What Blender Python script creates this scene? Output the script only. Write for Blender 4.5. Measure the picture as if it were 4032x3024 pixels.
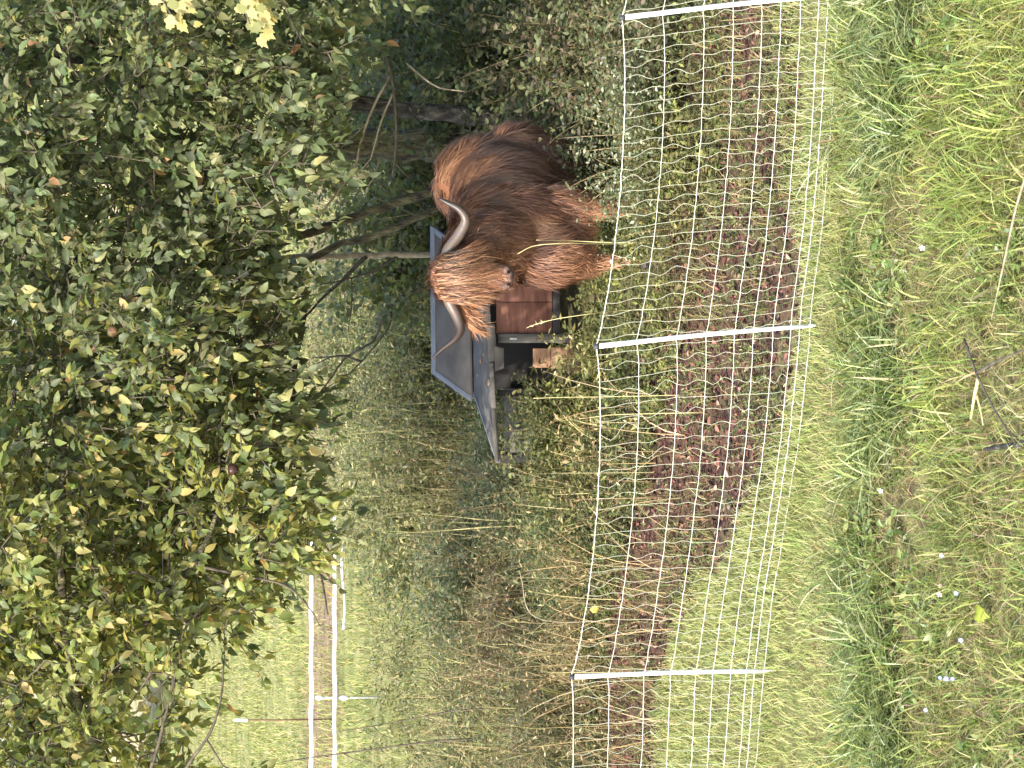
import bpy, bmesh, math
import numpy as np
from mathutils import Vector, Matrix, Quaternion

# ------------------------------------------------------------------ camera, sky, sun, exposure
scene = bpy.context.scene
for o in list(bpy.data.objects):
    bpy.data.objects.remove(o, do_unlink=True)
COL = scene.collection
H = 3.6                       # camera height above the meadow
F = 8968.0                    # focal length in photo pixels (long side 4032)
PITCH = math.atan((2016 - 100) / F)
FWD = Vector((0, math.cos(PITCH), -math.sin(PITCH)))
UPV = Vector((0, math.sin(PITCH), math.cos(PITCH)))
RGT = Vector((1, 0, 0))
cam_data = bpy.data.cameras.new('camera')
cam = bpy.data.objects.new('camera', cam_data)
COL.objects.link(cam)
cx, cy, cz = -UPV, RGT, -FWD   # the phone was held on its side: world up points to the left of the picture
cam.matrix_world = Matrix(((cx.x, cy.x, cz.x, 0), (cx.y, cy.y, cz.y, 0), (cx.z, cy.z, cz.z, H), (0, 0, 0, 1)))
cam_data.sensor_fit = 'HORIZONTAL'
cam_data.sensor_width = 36.0
cam_data.lens = 36.0 * F / 4032.0
cam_data.clip_start = 0.1
cam_data.clip_end = 2000
scene.camera = cam

SUN_AZ = math.radians(53)      # from the left, turned this much towards the camera
SUN_EL = math.radians(40)
SUN = Vector((-math.cos(SUN_EL) * math.cos(SUN_AZ), -math.cos(SUN_EL) * math.sin(SUN_AZ), math.sin(SUN_EL)))
world = bpy.data.worlds.new('World')
scene.world = world
world.use_nodes = True
wn = world.node_tree
sky = wn.nodes.new('ShaderNodeTexSky')
sky.sky_type = 'NISHITA'
sky.sun_disc = False
sky.sun_elevation = SUN_EL
sky.sun_rotation = math.atan2(SUN.x, SUN.y)
sky.air_density = 1.0
sky.dust_density = 2.0
wn.links.new(sky.outputs[0], wn.nodes['Background'].inputs[0])
wn.nodes['Background'].inputs[1].default_value = 0.15
sl = bpy.data.lights.new('sun', 'SUN')
sl.energy = 2.1
sl.angle = math.radians(0.6)
sl.color = (1.0, 0.93, 0.80)
so = bpy.data.objects.new('sun', sl)
COL.objects.link(so)
so.rotation_euler = SUN.to_track_quat('Z', 'Y').to_euler()
so.location = SUN * 40
vs = scene.view_settings
vs.view_transform = 'Standard'
vs.look = 'None'
vs.gamma = 1.0
vs.use_curve_mapping = False
vs.exposure = 2.12
scene.render.resolution_x = 1024
scene.render.resolution_y = 768

rng = np.random.default_rng(11)

# ------------------------------------------------------------------ helpers
def P(U, V, Y):
    """world point at depth Y on the line of sight through upright photo pixel (U from left, V from top)"""
    d = FWD + RGT * ((U - 1512) / F) + UPV * ((2016 - V) / F)
    t = Y / d.y
    return Vector((d.x * t, Y, H + d.z * t))

def pixel_of(p):
    q = p - np.array([0, 0, H])
    z = q @ np.array(FWD)
    return 1512 + F * (q @ np.array(RGT)) / z, 2016 - F * (q @ np.array(UPV)) / z

def ground_px(U, V):
    d = FWD + RGT * ((U - 1512) / F) + UPV * ((2016 - V) / F)
    t = -H / d.z
    return Vector((d.x * t, d.y * t, 0))

def vnoise(x, y, seed=0):
    x = np.asarray(x, float); y = np.asarray(y, float)
    xi = np.floor(x).astype(np.int64); yi = np.floor(y).astype(np.int64)
    fx = x - xi; fy = y - yi
    fx = fx * fx * (3 - 2 * fx); fy = fy * fy * (3 - 2 * fy)
    def h(a, b):
        v = np.sin(a * 127.1 + b * 311.7 + seed * 74.7) * 43758.5453
        return v - np.floor(v)
    return (h(xi, yi) * (1 - fx) + h(xi + 1, yi) * fx) * (1 - fy) + (h(xi, yi + 1) * (1 - fx) + h(xi + 1, yi + 1) * fx) * fy

def terrain(x, y):
    return 0.05 * (vnoise(x * 0.9, y * 0.9, 3) - 0.5) + 0.03 * (vnoise(x * 2.7, y * 2.7, 5) - 0.5)

def norm(a):
    return a / np.maximum(np.linalg.norm(a, axis=-1, keepdims=True), 1e-9)

def mesh_np(name, verts, faces, colors=None, smooth=False):
    me = bpy.data.meshes.new(name)
    verts = np.asarray(verts, np.float32); faces = np.asarray(faces, np.int32)
    n, m, k = len(verts), len(faces), faces.shape[1]
    me.vertices.add(n)
    me.vertices.foreach_set('co', verts.ravel())
    me.loops.add(m * k)
    me.loops.foreach_set('vertex_index', faces.ravel())
    me.polygons.add(m)
    me.polygons.foreach_set('loop_start', np.arange(0, m * k, k, dtype=np.int32))
    if smooth:
        me.polygons.foreach_set('use_smooth', np.ones(m, bool))
    me.update(calc_edges=True)
    if colors is not None:
        at = me.attributes.new('Col', 'FLOAT_COLOR', 'POINT')
        c = np.ones((n, 4), np.float32); c[:, :3] = colors
        at.data.foreach_set('color', c.ravel())
    return me

def link(name, me, mat=None, parent=None):
    o = bpy.data.objects.new(name, me)
    COL.objects.link(o)
    if mat is not None and me is not None and len(me.materials) == 0:
        me.materials.append(mat)
    if parent is not None:
        o.parent = parent
    return o

def empty(name, loc=(0, 0, 0)):
    o = bpy.data.objects.new(name, None)
    COL.objects.link(o)
    o.location = loc
    o.empty_display_size = 0.1
    return o

def tag(o, label=None, cat=None, group=None, kind=None):
    if label: o['label'] = label
    if cat: o['category'] = cat
    if group: o['group'] = group
    if kind: o['kind'] = kind
    return o

class Soup:
    """collects triangles and colours for one object"""
    def __init__(self): self.v = []; self.f = []; self.c = []; self.n = 0
    def add(self, v, f, c):
        if len(v) == 0: return
        self.v.append(v); self.f.append(f + self.n); self.c.append(np.broadcast_to(c, v.shape)); self.n += len(v)
    def build(self, name, mat, parent=None, smooth=False):
        me = mesh_np(name, np.concatenate(self.v), np.concatenate(self.f), np.concatenate(self.c), smooth)
        return link(name, me, mat, parent)

LEAF_V = np.array([[0, 0, 0], [-.42, .28, .10], [0, .30, .0], [.42, .28, .10], [-.40, .62, .06], [0, .64, -.05], [.40, .62, .06], [0, 1, -.20]], float)
LEAF_F = np.array([[0, 2, 1], [0, 3, 2], [1, 2, 5], [1, 5, 4], [2, 3, 6], [2, 6, 5], [4, 5, 7], [5, 6, 7]])
NARROW_V = np.array([[0, 0, 0], [-.5, .4, .06], [.5, .4, .06], [0, 1, -.12]], float)
NARROW_F = np.array([[0, 2, 1], [1, 2, 3]])

def scatter(tv, tf, pos, ax, nm, L, W, col):
    n = len(pos)
    if n == 0: return np.zeros((0, 3)), np.zeros((0, 3), int), np.zeros((0, 3))
    ax = norm(ax); x = norm(np.cross(ax, nm)); nn = np.cross(x, ax)
    L = np.broadcast_to(L, (n,))[:, None, None]; W = np.broadcast_to(W, (n,))[:, None, None]
    v = pos[:, None, :] + tv[None, :, 0:1] * W * x[:, None, :] + tv[None, :, 1:2] * L * ax[:, None, :] + tv[None, :, 2:3] * L * nn[:, None, :]
    f = tf[None] + (np.arange(n) * len(tv))[:, None, None]
    c = np.repeat(np.broadcast_to(col, (n, 3)), len(tv), axis=0)
    return v.reshape(-1, 3), f.reshape(-1, 3), c

def blade_point(base, h, ang, lean, t):
    d = np.stack([np.cos(ang), np.sin(ang), np.zeros_like(ang)], -1)
    z = np.zeros_like(d); z[:, 2] = 1
    return base + z * (h * t * (1 - 0.45 * lean * t))[:, None] + d * (h * lean * (0.25 * t + 0.75 * t * t))[:, None]

def blades(base, h, w, ang, lean, col, seg=3):
    n = len(base)
    if n == 0: return np.zeros((0, 3)), np.zeros((0, 3), int), np.zeros((0, 3))
    face = ang + np.pi / 2 + rng.normal(0, 0.6, n)
    side = np.stack([np.cos(face), np.sin(face), np.zeros(n)], -1)
    vs_ = []
    for i in range(seg):
        t = i / seg
        p = blade_point(base, h, ang, lean, np.full(n, t))
        hw = (w * 0.5 * (1 - 0.55 * t))[:, None]
        vs_ += [p - side * hw, p + side * hw]
    vs_.append(blade_point(base, h, ang, lean, np.ones(n)))
    v = np.stack(vs_, 1)
    k = 2 * seg + 1
    tf = []
    for i in range(seg - 1):
        a = 2 * i
        tf += [[a, a + 1, a + 3], [a, a + 3, a + 2]]
    a = 2 * (seg - 1)
    tf.append([a, a + 1, a + 2])
    f = np.array(tf)[None] + (np.arange(n) * k)[:, None, None]
    c = np.repeat(np.broadcast_to(col, (n, 3)), k, axis=0)
    return v.reshape(-1, 3), f.reshape(-1, 3), c

def tube_np(pts, rad, sides=8, cap=True, jitter=0.0):
    pts = np.array([list(p) for p in pts], float); n = len(pts)
    rad = np.broadcast_to(rad, (n,)).astype(float)
    tan = np.gradient(pts, axis=0); tan = norm(tan)
    ref = np.array([0, 0, 1.0]) if abs(tan[0, 2]) < 0.9 else np.array([1.0, 0, 0])
    u = np.cross(tan[0], ref); u /= np.linalg.norm(u)
    V = []
    th = np.linspace(0, 2 * np.pi, sides, endpoint=False)
    for i in range(n):
        u = u - tan[i] * np.dot(u, tan[i]); u /= np.linalg.norm(u) + 1e-9
        w = np.cross(tan[i], u)
        r = rad[i] * (1 + jitter * rng.normal(0, 1, sides))
        V.append(pts[i] + np.cos(th)[:, None] * u * r[:, None] + np.sin(th)[:, None] * w * r[:, None])
    V = np.concatenate(V)
    Fc = []
    for i in range(n - 1):
        for j in range(sides):
            a = i * sides + j; b = i * sides + (j + 1) % sides
            Fc += [[a, b, b + sides], [a, b + sides, a + sides]]
    if cap:
        c0 = len(V); V = np.vstack([V, pts[0], pts[-1]])
        for j in range(sides):
            Fc.append([c0, (j + 1) % sides, j])
            e = (n - 1) * sides
            Fc.append([c0 + 1, e + j, e + (j + 1) % sides])
    return V, np.array(Fc)

def smooth_path(pts, n=12):
    """Catmull-Rom through control points"""
    p = np.array([list(q) for q in pts], float)
    if len(p) < 3:
        t = np.linspace(0, 1, n)[:, None]
        return p[0] * (1 - t) + p[-1] * t
    q = np.vstack([2 * p[0] - p[1], p, 2 * p[-1] - p[-2]])
    out = []
    segs = len(p) - 1
    per = max(2, n // segs)
    for i in range(segs):
        p0, p1, p2, p3 = q[i:i + 4]
        for t in np.linspace(0, 1, per, endpoint=False):
            out.append(0.5 * (2 * p1 + (p2 - p0) * t + (2 * p0 - 5 * p1 + 4 * p2 - p3) * t * t + (3 * p1 - p0 - 3 * p2 + p3) * t ** 3))
    out.append(p[-1])
    return np.array(out)

def box_np(lo, hi):
    x0, y0, z0 = lo; x1, y1, z1 = hi
    v = np.array([[x0, y0, z0], [x1, y0, z0], [x1, y1, z0], [x0, y1, z0], [x0, y0, z1], [x1, y0, z1], [x1, y1, z1], [x0, y1, z1]], float)
    f = np.array([[0, 3, 2], [0, 2, 1], [4, 5, 6], [4, 6, 7], [0, 1, 5], [0, 5, 4], [1, 2, 6], [1, 6, 5], [2, 3, 7], [2, 7, 6], [3, 0, 4], [3, 4, 7]])
    return v, f

def slab(corners, thick, direction):
    """solid from a four-cornered face, pushed along direction"""
    c = [Vector(p) for p in corners]
    d = Vector(direction).normalized() * thick
    v = np.array([list(p) for p in c] + [list(p + d) for p in c])
    f = np.array([[0, 1, 2], [0, 2, 3], [4, 6, 5], [4, 7, 6], [0, 4, 5], [0, 5, 1], [1, 5, 6], [1, 6, 2], [2, 6, 7], [2, 7, 3], [3, 7, 4], [3, 4, 0]])
    return v, f

def bevel_obj(o, w=0.004):
    m = o.modifiers.new('bevel', 'BEVEL'); m.width = w; m.segments = 2; m.limit_method = 'ANGLE'

# ------------------------------------------------------------------ materials
def new_mat(name):
    m = bpy.data.materials.new(name); m.use_nodes = True
    nt = m.node_tree
    return m, nt, nt.nodes['Principled BSDF'], nt.nodes['Material Output']

def foliage_mat(name, trans=0.35, rough=0.55, spec=0.25):
    m, nt, b, out = new_mat(name)
    a = nt.nodes.new('ShaderNodeAttribute'); a.attribute_name = 'Col'
    nt.links.new(a.outputs['Color'], b.inputs['Base Color'])
    b.inputs['Roughness'].default_value = rough
    b.inputs['Specular IOR Level'].default_value = spec
    t = nt.nodes.new('ShaderNodeBsdfTranslucent')
    g = nt.nodes.new('ShaderNodeMix'); g.data_type = 'RGBA'; g.blend_type = 'MULTIPLY'
    g.inputs[0].default_value = 1.0
    nt.links.new(a.outputs['Color'], g.inputs[6]); g.inputs[7].default_value = (1.5, 1.45, 0.8, 1)
    nt.links.new(g.outputs[2], t.inputs[0])
    mx = nt.nodes.new('ShaderNodeMixShader'); mx.inputs[0].default_value = trans
    nt.links.new(b.outputs[0], mx.inputs[1]); nt.links.new(t.outputs[0], mx.inputs[2])
    nt.links.new(mx.outputs[0], out.inputs[0])
    return m

def noise_mat(name, cols, scale=8.0, rough=0.8, bump=0.3, detail=6, stretch=(1, 1, 1), spec=0.3, distort=0.0, bump_scale=None, coords='Object', bdist=0.01):
    m, nt, b, out = new_mat(name)
    tc = nt.nodes.new('ShaderNodeTexCoord'); mp = nt.nodes.new('ShaderNodeMapping')
    mp.inputs['Scale'].default_value = stretch
    nt.links.new(tc.outputs[coords], mp.inputs[0])
    n = nt.nodes.new('ShaderNodeTexNoise'); n.inputs['Scale'].default_value = scale; n.inputs['Detail'].default_value = detail
    n.inputs['Distortion'].default_value = distort
    nt.links.new(mp.outputs[0], n.inputs['Vector'])
    r = nt.nodes.new('ShaderNodeValToRGB')
    el = r.color_ramp.elements
    pos = np.linspace(0.30, 0.70, len(cols))
    while len(el) < len(cols): el.new(0.5)
    for e, p_, c in zip(el, pos, cols):
        e.position = p_; e.color = (*c, 1)
    nt.links.new(n.outputs[0], r.inputs[0])
    nt.links.new(r.outputs[0], b.inputs['Base Color'])
    b.inputs['Roughness'].default_value = rough
    b.inputs['Specular IOR Level'].default_value = spec
    if bump:
        n2 = nt.nodes.new('ShaderNodeTexNoise'); n2.inputs['Scale'].default_value = bump_scale or scale * 3; n2.inputs['Detail'].default_value = 5
        nt.links.new(mp.outputs[0], n2.inputs['Vector'])
        bp = nt.nodes.new('ShaderNodeBump'); bp.inputs['Strength'].default_value = bump; bp.inputs['Distance'].default_value = bdist
        nt.links.new(n2.outputs[0], bp.inputs['Height'])
        nt.links.new(bp.outputs[0], b.inputs['Normal'])
    return m

M_LEAF = foliage_mat('tree_leaf', 0.5, 0.48, 0.35)
M_GRASS = foliage_mat('grass', 0.35, 0.6, 0.2)
M_WEED = foliage_mat('weed', 0.30, 0.6, 0.2)
M_LITTER = foliage_mat('litter', 0.05, 0.8, 0.1)
M_BARK = noise_mat('bark', [(0.02, 0.017, 0.013), (0.07, 0.058, 0.042), (0.12, 0.115, 0.055), (0.22, 0.19, 0.13)], 22, 0.9, 1.0, 10, (1, 1, 0.30), bdist=0.04)
M_BARK_DARK = noise_mat('bark_dark', [(0.018, 0.016, 0.014), (0.05, 0.045, 0.037), (0.14, 0.128, 0.105)], 26, 0.9, 1.0, 10, (1, 1, 0.45), bdist=0.04)
M_TWIG = noise_mat('twig_bark', [(0.04, 0.032, 0.024), (0.11, 0.09, 0.065)], 25, 0.85, 0.3)
M_TWIG_PALE = noise_mat('pale_twig_bark', [(0.16, 0.13, 0.085), (0.30, 0.25, 0.17)], 25, 0.85, 0.3)
M_STRAW = noise_mat('straw', [(0.36, 0.31, 0.13), (0.52, 0.46, 0.22)], 18, 0.7, 0.1)
M_PLASTIC = noise_mat('white_plastic', [(0.80, 0.80, 0.78), (0.86, 0.86, 0.85)], 14, 0.4, 0.05, spec=0.5)
M_CORD = noise_mat('white_cord', [(0.46, 0.46, 0.40), (0.56, 0.56, 0.50)], 40, 0.6, 0.0)
M_CORD_V = noise_mat('cream_cord', [(0.33, 0.33, 0.23), (0.45, 0.45, 0.34)], 40, 0.6, 0.0)
M_TAPE = noise_mat('white_tape', [(0.84, 0.84, 0.84), (0.88, 0.88, 0.88)], 20, 0.55, 0.05)
M_BLACK = noise_mat('black_plastic', [(0.02, 0.02, 0.022), (0.04, 0.04, 0.04)], 20, 0.5, 0.0)
M_STEEL = noise_mat('galvanised', [(0.28, 0.28, 0.28), (0.42, 0.42, 0.42)], 30, 0.5, 0.05, spec=0.5)
M_RUST = noise_mat('rusty_rod', [(0.08, 0.035, 0.022), (0.15, 0.07, 0.045)], 30, 0.8, 0.2)
M_CAP = noise_mat('cream_cap', [(0.75, 0.73, 0.42), (0.82, 0.80, 0.55)], 20, 0.5, 0.0)
M_FELT = noise_mat('roofing_felt', [(0.08, 0.071, 0.061), (0.108, 0.097, 0.085), (0.14, 0.126, 0.112)], 6, 0.85, 0.35, 10, spec=0.25, bump_scale=160, bdist=0.004)
M_FELT_OLD = noise_mat('weathered_felt', [(0.055, 0.05, 0.045), (0.09, 0.083, 0.074), (0.15, 0.138, 0.12)], 5, 0.9, 0.4, 10, spec=0.2, bump_scale=120, bdist=0.004)
M_EDGE = noise_mat('drip_edge', [(0.14, 0.145, 0.16), (0.19, 0.20, 0.215)], 9, 0.6, 0.1, spec=0.4)
M_REDBOARD = noise_mat('red_stained_board', [(0.075, 0.032, 0.022), (0.125, 0.055, 0.038), (0.165, 0.08, 0.055)], 5, 0.8, 0.3, 8, (1, 1, 6), bdist=0.004)
M_TANBOARD = noise_mat('tan_board', [(0.20, 0.11, 0.065), (0.33, 0.19, 0.115), (0.42, 0.27, 0.17)], 6, 0.8, 0.3, 8, (1, 1, 5), bdist=0.004)
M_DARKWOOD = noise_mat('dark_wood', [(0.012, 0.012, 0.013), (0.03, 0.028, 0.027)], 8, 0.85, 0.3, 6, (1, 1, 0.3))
M_GREYWOOD = noise_mat('grey_wood', [(0.07, 0.065, 0.058), (0.14, 0.13, 0.115)], 7, 0.85, 0.3, 8, (6, 1, 0.5), bdist=0.004)
M_HORN = None
M_FUR = foliage_mat('shaggy_fur', 0.10, 0.55, 0.25)
M_SKIN = noise_mat('hide', [(0.10, 0.038, 0.018), (0.20, 0.085, 0.042)], 14, 0.8, 0.3)

def horn_mat():
    m, nt, b, out = new_mat('horn')
    a = nt.nodes.new('ShaderNodeAttribute'); a.attribute_name = 'Col'
    n = nt.nodes.new('ShaderNodeTexNoise'); n.inputs['Scale'].default_value = 60; n.inputs['Detail'].default_value = 6
    tc = nt.nodes.new('ShaderNodeTexCoord'); nt.links.new(tc.outputs['Object'], n.inputs['Vector'])
    g = nt.nodes.new('ShaderNodeMix'); g.data_type = 'RGBA'; g.blend_type = 'OVERLAY'; g.inputs[0].default_value = 0.35
    nt.links.new(a.outputs['Color'], g.inputs[6]); nt.links.new(n.outputs['Color'], g.inputs[7])
    nt.links.new(g.outputs[2], b.inputs['Base Color'])
    b.inputs['Roughness'].default_value = 0.45
    bp = nt.nodes.new('ShaderNodeBump'); bp.inputs['Strength'].default_value = 0.3; bp.inputs['Distance'].default_value = 0.004
    nt.links.new(n.outputs[0], bp.inputs['Height']); nt.links.new(bp.outputs[0], b.inputs['Normal'])
    return m
M_HORN = horn_mat()

# ------------------------------------------------------------------ ground
def ground_mat():
    m, nt, b, out = new_mat('meadow_ground')
    tc = nt.nodes.new('ShaderNodeTexCoord')
    sep = nt.nodes.new('ShaderNodeSeparateXYZ'); nt.links.new(tc.outputs['Object'], sep.inputs[0])
    def mth(op, a_, b_):
        n = nt.nodes.new('ShaderNodeMath'); n.operation = op
        for i_, q_ in enumerate((a_, b_)):
            if isinstance(q_, (int, float)): n.inputs[i_].default_value = q_
            else: nt.links.new(q_, n.inputs[i_])
        return n.outputs[0]
    xs = sep.outputs['X']
    g_o = mth('MINIMUM', mth('MAXIMUM', mth('MAXIMUM', mth('MULTIPLY', mth('SUBTRACT', 0.4, xs), 0.45), 0.0), mth('MULTIPLY', mth('SUBTRACT', -0.25, xs), 1.85)), 2.3)
    w_o = mth('MINIMUM', mth('MAXIMUM', mth('MULTIPLY', mth('SUBTRACT', 1.2, xs), 0.9), 0.0), 2.5)
    yrel = mth('SUBTRACT', sep.outputs['Y'], g_o)
    yrel2 = mth('SUBTRACT', sep.outputs['Y'], w_o)
    def noise(scale, detail=6):
        n = nt.nodes.new('ShaderNodeTexNoise'); n.inputs['Scale'].default_value = scale; n.inputs['Detail'].default_value = detail
        nt.links.new(tc.outputs['Object'], n.inputs['Vector']); return n
    def ramp(src, stops):
        r = nt.nodes.new('ShaderNodeValToRGB')
        while len(r.color_ramp.elements) < len(stops): r.color_ramp.elements.new(0.5)
        for e, (p_, c) in zip(r.color_ramp.elements, stops): e.position = p_; e.color = (*c, 1)
        nt.links.new(src, r.inputs[0]); return r
    def mix(f, a_, b_):
        g = nt.nodes.new('ShaderNodeMix'); g.data_type = 'RGBA'
        nt.links.new(f, g.inputs[0]); nt.links.new(a_, g.inputs[6]); nt.links.new(b_, g.inputs[7]); return g.outputs[2]
    def band(lo, hi, wob=0.9, src=None):
        n = noise(1.1, 3)
        ad = nt.nodes.new('ShaderNodeMath'); ad.operation = 'MULTIPLY_ADD'
        nt.links.new(n.outputs[0], ad.inputs[0]); ad.inputs[1].default_value = wob; nt.links.new(src or sep.outputs['Y'], ad.inputs[2])
        mr = nt.nodes.new('ShaderNodeMapRange'); mr.interpolation_type = 'SMOOTHSTEP'
        mr.inputs['From Min'].default_value = lo + wob * 0.5; mr.inputs['From Max'].default_value = hi + wob * 0.5
        nt.links.new(ad.outputs[0], mr.inputs[0]); return mr.outputs[0]
    turf = ramp(noise(7).outputs[0], [(0.32, (0.085, 0.060, 0.038)), (0.5, (0.13, 0.125, 0.05)), (0.68, (0.19, 0.18, 0.075))])
    soil = ramp(noise(9).outputs[0], [(0.36, (0.022, 0.014, 0.012)), (0.46, (0.085, 0.044, 0.034)), (0.58, (0.075, 0.06, 0.032)), (0.70, (0.15, 0.082, 0.062))])
    rank = ramp(noise(5).outputs[0], [(0.30, (0.06, 0.055, 0.03)), (0.55, (0.11, 0.10, 0.05)), (0.72, (0.17, 0.155, 0.08))])
    field = ramp(noise(2.2, 12).outputs[0], [(0.33, (0.10, 0.11, 0.04)), (0.46, (0.16, 0.17, 0.06)), (0.56, (0.21, 0.20, 0.08)), (0.68, (0.28, 0.24, 0.12))])
    soil2 = ramp(noise(3.5, 9).outputs[0], [(0.30, (0.10, 0.07, 0.05)), (0.5, (0.19, 0.13, 0.085)), (0.70, (0.26, 0.20, 0.11))])
    stubble = ramp(noise(0.5, 9).outputs[0], [(0.35, (0.20, 0.19, 0.08)), (0.5, (0.34, 0.27, 0.15)), (0.65, (0.42, 0.32, 0.21))])
    c = mix(band(10.2, 10.6, 0.5, yrel), turf.outputs[0], soil.outputs[0])
    c = mix(band(11.7, 12.4, 0.9, yrel2), c, rank.outputs[0])
    c = mix(band(18.0, 20.5), c, field.outputs[0])
    c = mix(band(26.3, 26.8, 1.2), c, soil2.outputs[0])
    c = mix(band(29.2, 30.2, 1.2), c, field.outputs[0])
    c = mix(band(58, 70, 8), c, stubble.outputs[0])
    nt.links.new(c, b.inputs['Base Color'])
    b.inputs['Roughness'].default_value = 0.95
    b.inputs['Specular IOR Level'].default_value = 0.1
    bp = nt.nodes.new('ShaderNodeBump'); bp.inputs['Strength'].default_value = 0.6; bp.inputs['Distance'].default_value = 0.03
    nt.links.new(noise(28, 8).outputs[0], bp.inputs['Height']); nt.links.new(bp.outputs[0], b.inputs['Normal'])
    return m

def axis(lo, a, bb, hi, fine, coarse):
    left = -np.geomspace(1, -lo + a + 1, coarse)[::-1] + 1 + a
    right = np.geomspace(1, hi - bb + 1, coarse) - 1 + bb
    return np.unique(np.round(np.concatenate([left, np.arange(a, bb, fine), right]), 4))
gx = axis(-600, -6, 6, 600, 0.12, 24)
gy = axis(-60, 6, 24, 1200, 0.12, 26)
X, Y = np.meshgrid(gx, gy)
Z = terrain(X, Y)
gv = np.stack([X.ravel(), Y.ravel(), Z.ravel()], 1)
nx, ny = len(gx), len(gy)
ii = (np.arange(ny - 1)[:, None] * nx + np.arange(nx - 1)[None]).ravel()
gf = np.stack([ii, ii + 1, ii + nx + 1, ii + nx], 1)
ground = link('ground', mesh_np('ground', gv, gf, smooth=True), ground_mat())
tag(ground, 'meadow ground with a bare reddish soil strip behind the net fence', kind='structure')

def yo(x): return np.clip((1.2 - x) * .9, 0, 2.5)
def yg(x): return np.minimum(np.maximum(np.maximum((.4 - x) * .45, 0), (-.25 - x) * 1.85), 2.3)
def on_ground(x, y, dz=-0.008):
    return np.stack([x, y, terrain(x, y) + dz], -1)

def xr(Y, margin=0.9):
    return 1512 / F * Y + margin

def sample_frustum(n, y0, y1, margin=0.9, umin=None, umax=None):
    """random ground spots between two depths, even in density, as wide as the view plus a margin"""
    y = np.sqrt(rng.uniform(y0 ** 2, y1 ** 2, n))
    lim = xr(y, margin)
    x = rng.uniform(-1, 1, n) * lim
    return x, y

def pick(palette, n, jit=0.15):
    pal = np.array([c for c, w in palette]); w = np.array([w for c, w in palette], float); w /= w.sum()
    c = pal[rng.choice(len(pal), n, p=w)]
    return np.clip(c * (1 + rng.normal(0, jit, (n, 1))) * (1 + rng.normal(0, 0.06, (n, 3))), 0.003, 0.8)

# ------------------------------------------------------------------ net fence
POSTS_BASE = [(-975, 2895), (384, 3062), (1745, 3228), (3050, 3345), (4450, 3490)]
POSTS_TOP = [(-1010, 2150), (359, 2250), (1660, 2346), (2954, 2447), (4380, 2560)]
bases = []; tops = []
for (ub, vb), (ut, vt) in zip(POSTS_BASE, POSTS_TOP):
    g = ground_px(ub, vb); g.z = float(terrain(g.x, g.y))
    bases.append(g)
    tops.append(P(ut, vt, g.y + 0.02))
fence = empty('net_fence', bases[2])
tag(fence, 'white electric net fence with three slim posts crossing the whole meadow', 'fence')
FINV = Matrix.Translation(-bases[2])
def fence_part(name, v, f, mat, parent=None, smooth=True):
    par = parent or fence
    o = link(name, mesh_np(name, np.asarray(v) - np.array(bases[2]), f, smooth=smooth), mat, par)
    return o
CELLS = 26
FRACS = [1.0, 0.823, 0.648, 0.517, 0.391, 0.306, 0.217, 0.1375, 0.0966, 0.049]
SAGS = [0.0, 0.062, 0.056, 0.0]
SAGS = [0.05, 0.064, 0.056, 0.05]
def net_point(span, t, frac):
    b = bases[span].lerp(bases[span + 1], t)
    b = Vector((b.x, b.y, float(terrain(b.x, b.y))))
    tp = tops[span].lerp(tops[span + 1], t)
    s = 4 * t * (1 - t)
    s = s ** 0.75
    tp = tp - Vector((0, 0, SAGS[span] * s))
    p = b.lerp(tp, frac)
    p.x += 0.010 * math.sin(7 * frac + 3 * t + span)
    return p
for i, (b_, t_) in enumerate(zip(bases, tops)):
    if i in (0, 4): continue
    d = (t_ - b_)
    pts = smooth_path([b_ + d * 0.06, b_ + d * 0.5 + Vector((0.006, 0, 0)), t_ - d * 0.012], 8)
    v, f = tube_np(pts, np.linspace(0.0095, 0.0118, len(pts)), 10)
    post = fence_part('post', v, f, M_PLASTIC)
    v, f = tube_np([b_ - d * 0.02, b_ + d * 0.03, b_ + d * 0.062], [0.001, 0.005, 0.0075], 8)
    fence_part('spike', v, f, M_PLASTIC, post)
    v, f = tube_np([t_ - d * 0.014, t_ - d * 0.008, t_ + d * 0.006, t_ + d * 0.010], [0.0125, 0.0135, 0.0125, 0.004], 10)
    fence_part('top_clip', v, f, M_BLACK, post)
for j, fr in enumerate(FRACS):
    pts = []
    for sp in range(4):
        for k in range(CELLS * 2):
            q = net_point(sp, k / (CELLS * 2), fr)
            q.z += rng.normal(0, 0.0012)
            pts.append(q)
    v, f = tube_np(pts, 0.0022 if j == 0 else 0.0016, 5)
    fence_part('horizontal_strand', v, f, M_CORD)
knot_ico = None
bm = bmesh.new(); bmesh.ops.create_icosphere(bm, subdivisions=1, radius=1.0)
KV = np.array([list(q.co) for q in bm.verts]); KF = np.array([[q.index for q in fa.verts] for fa in bm.faces]); bm.free()
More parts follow.
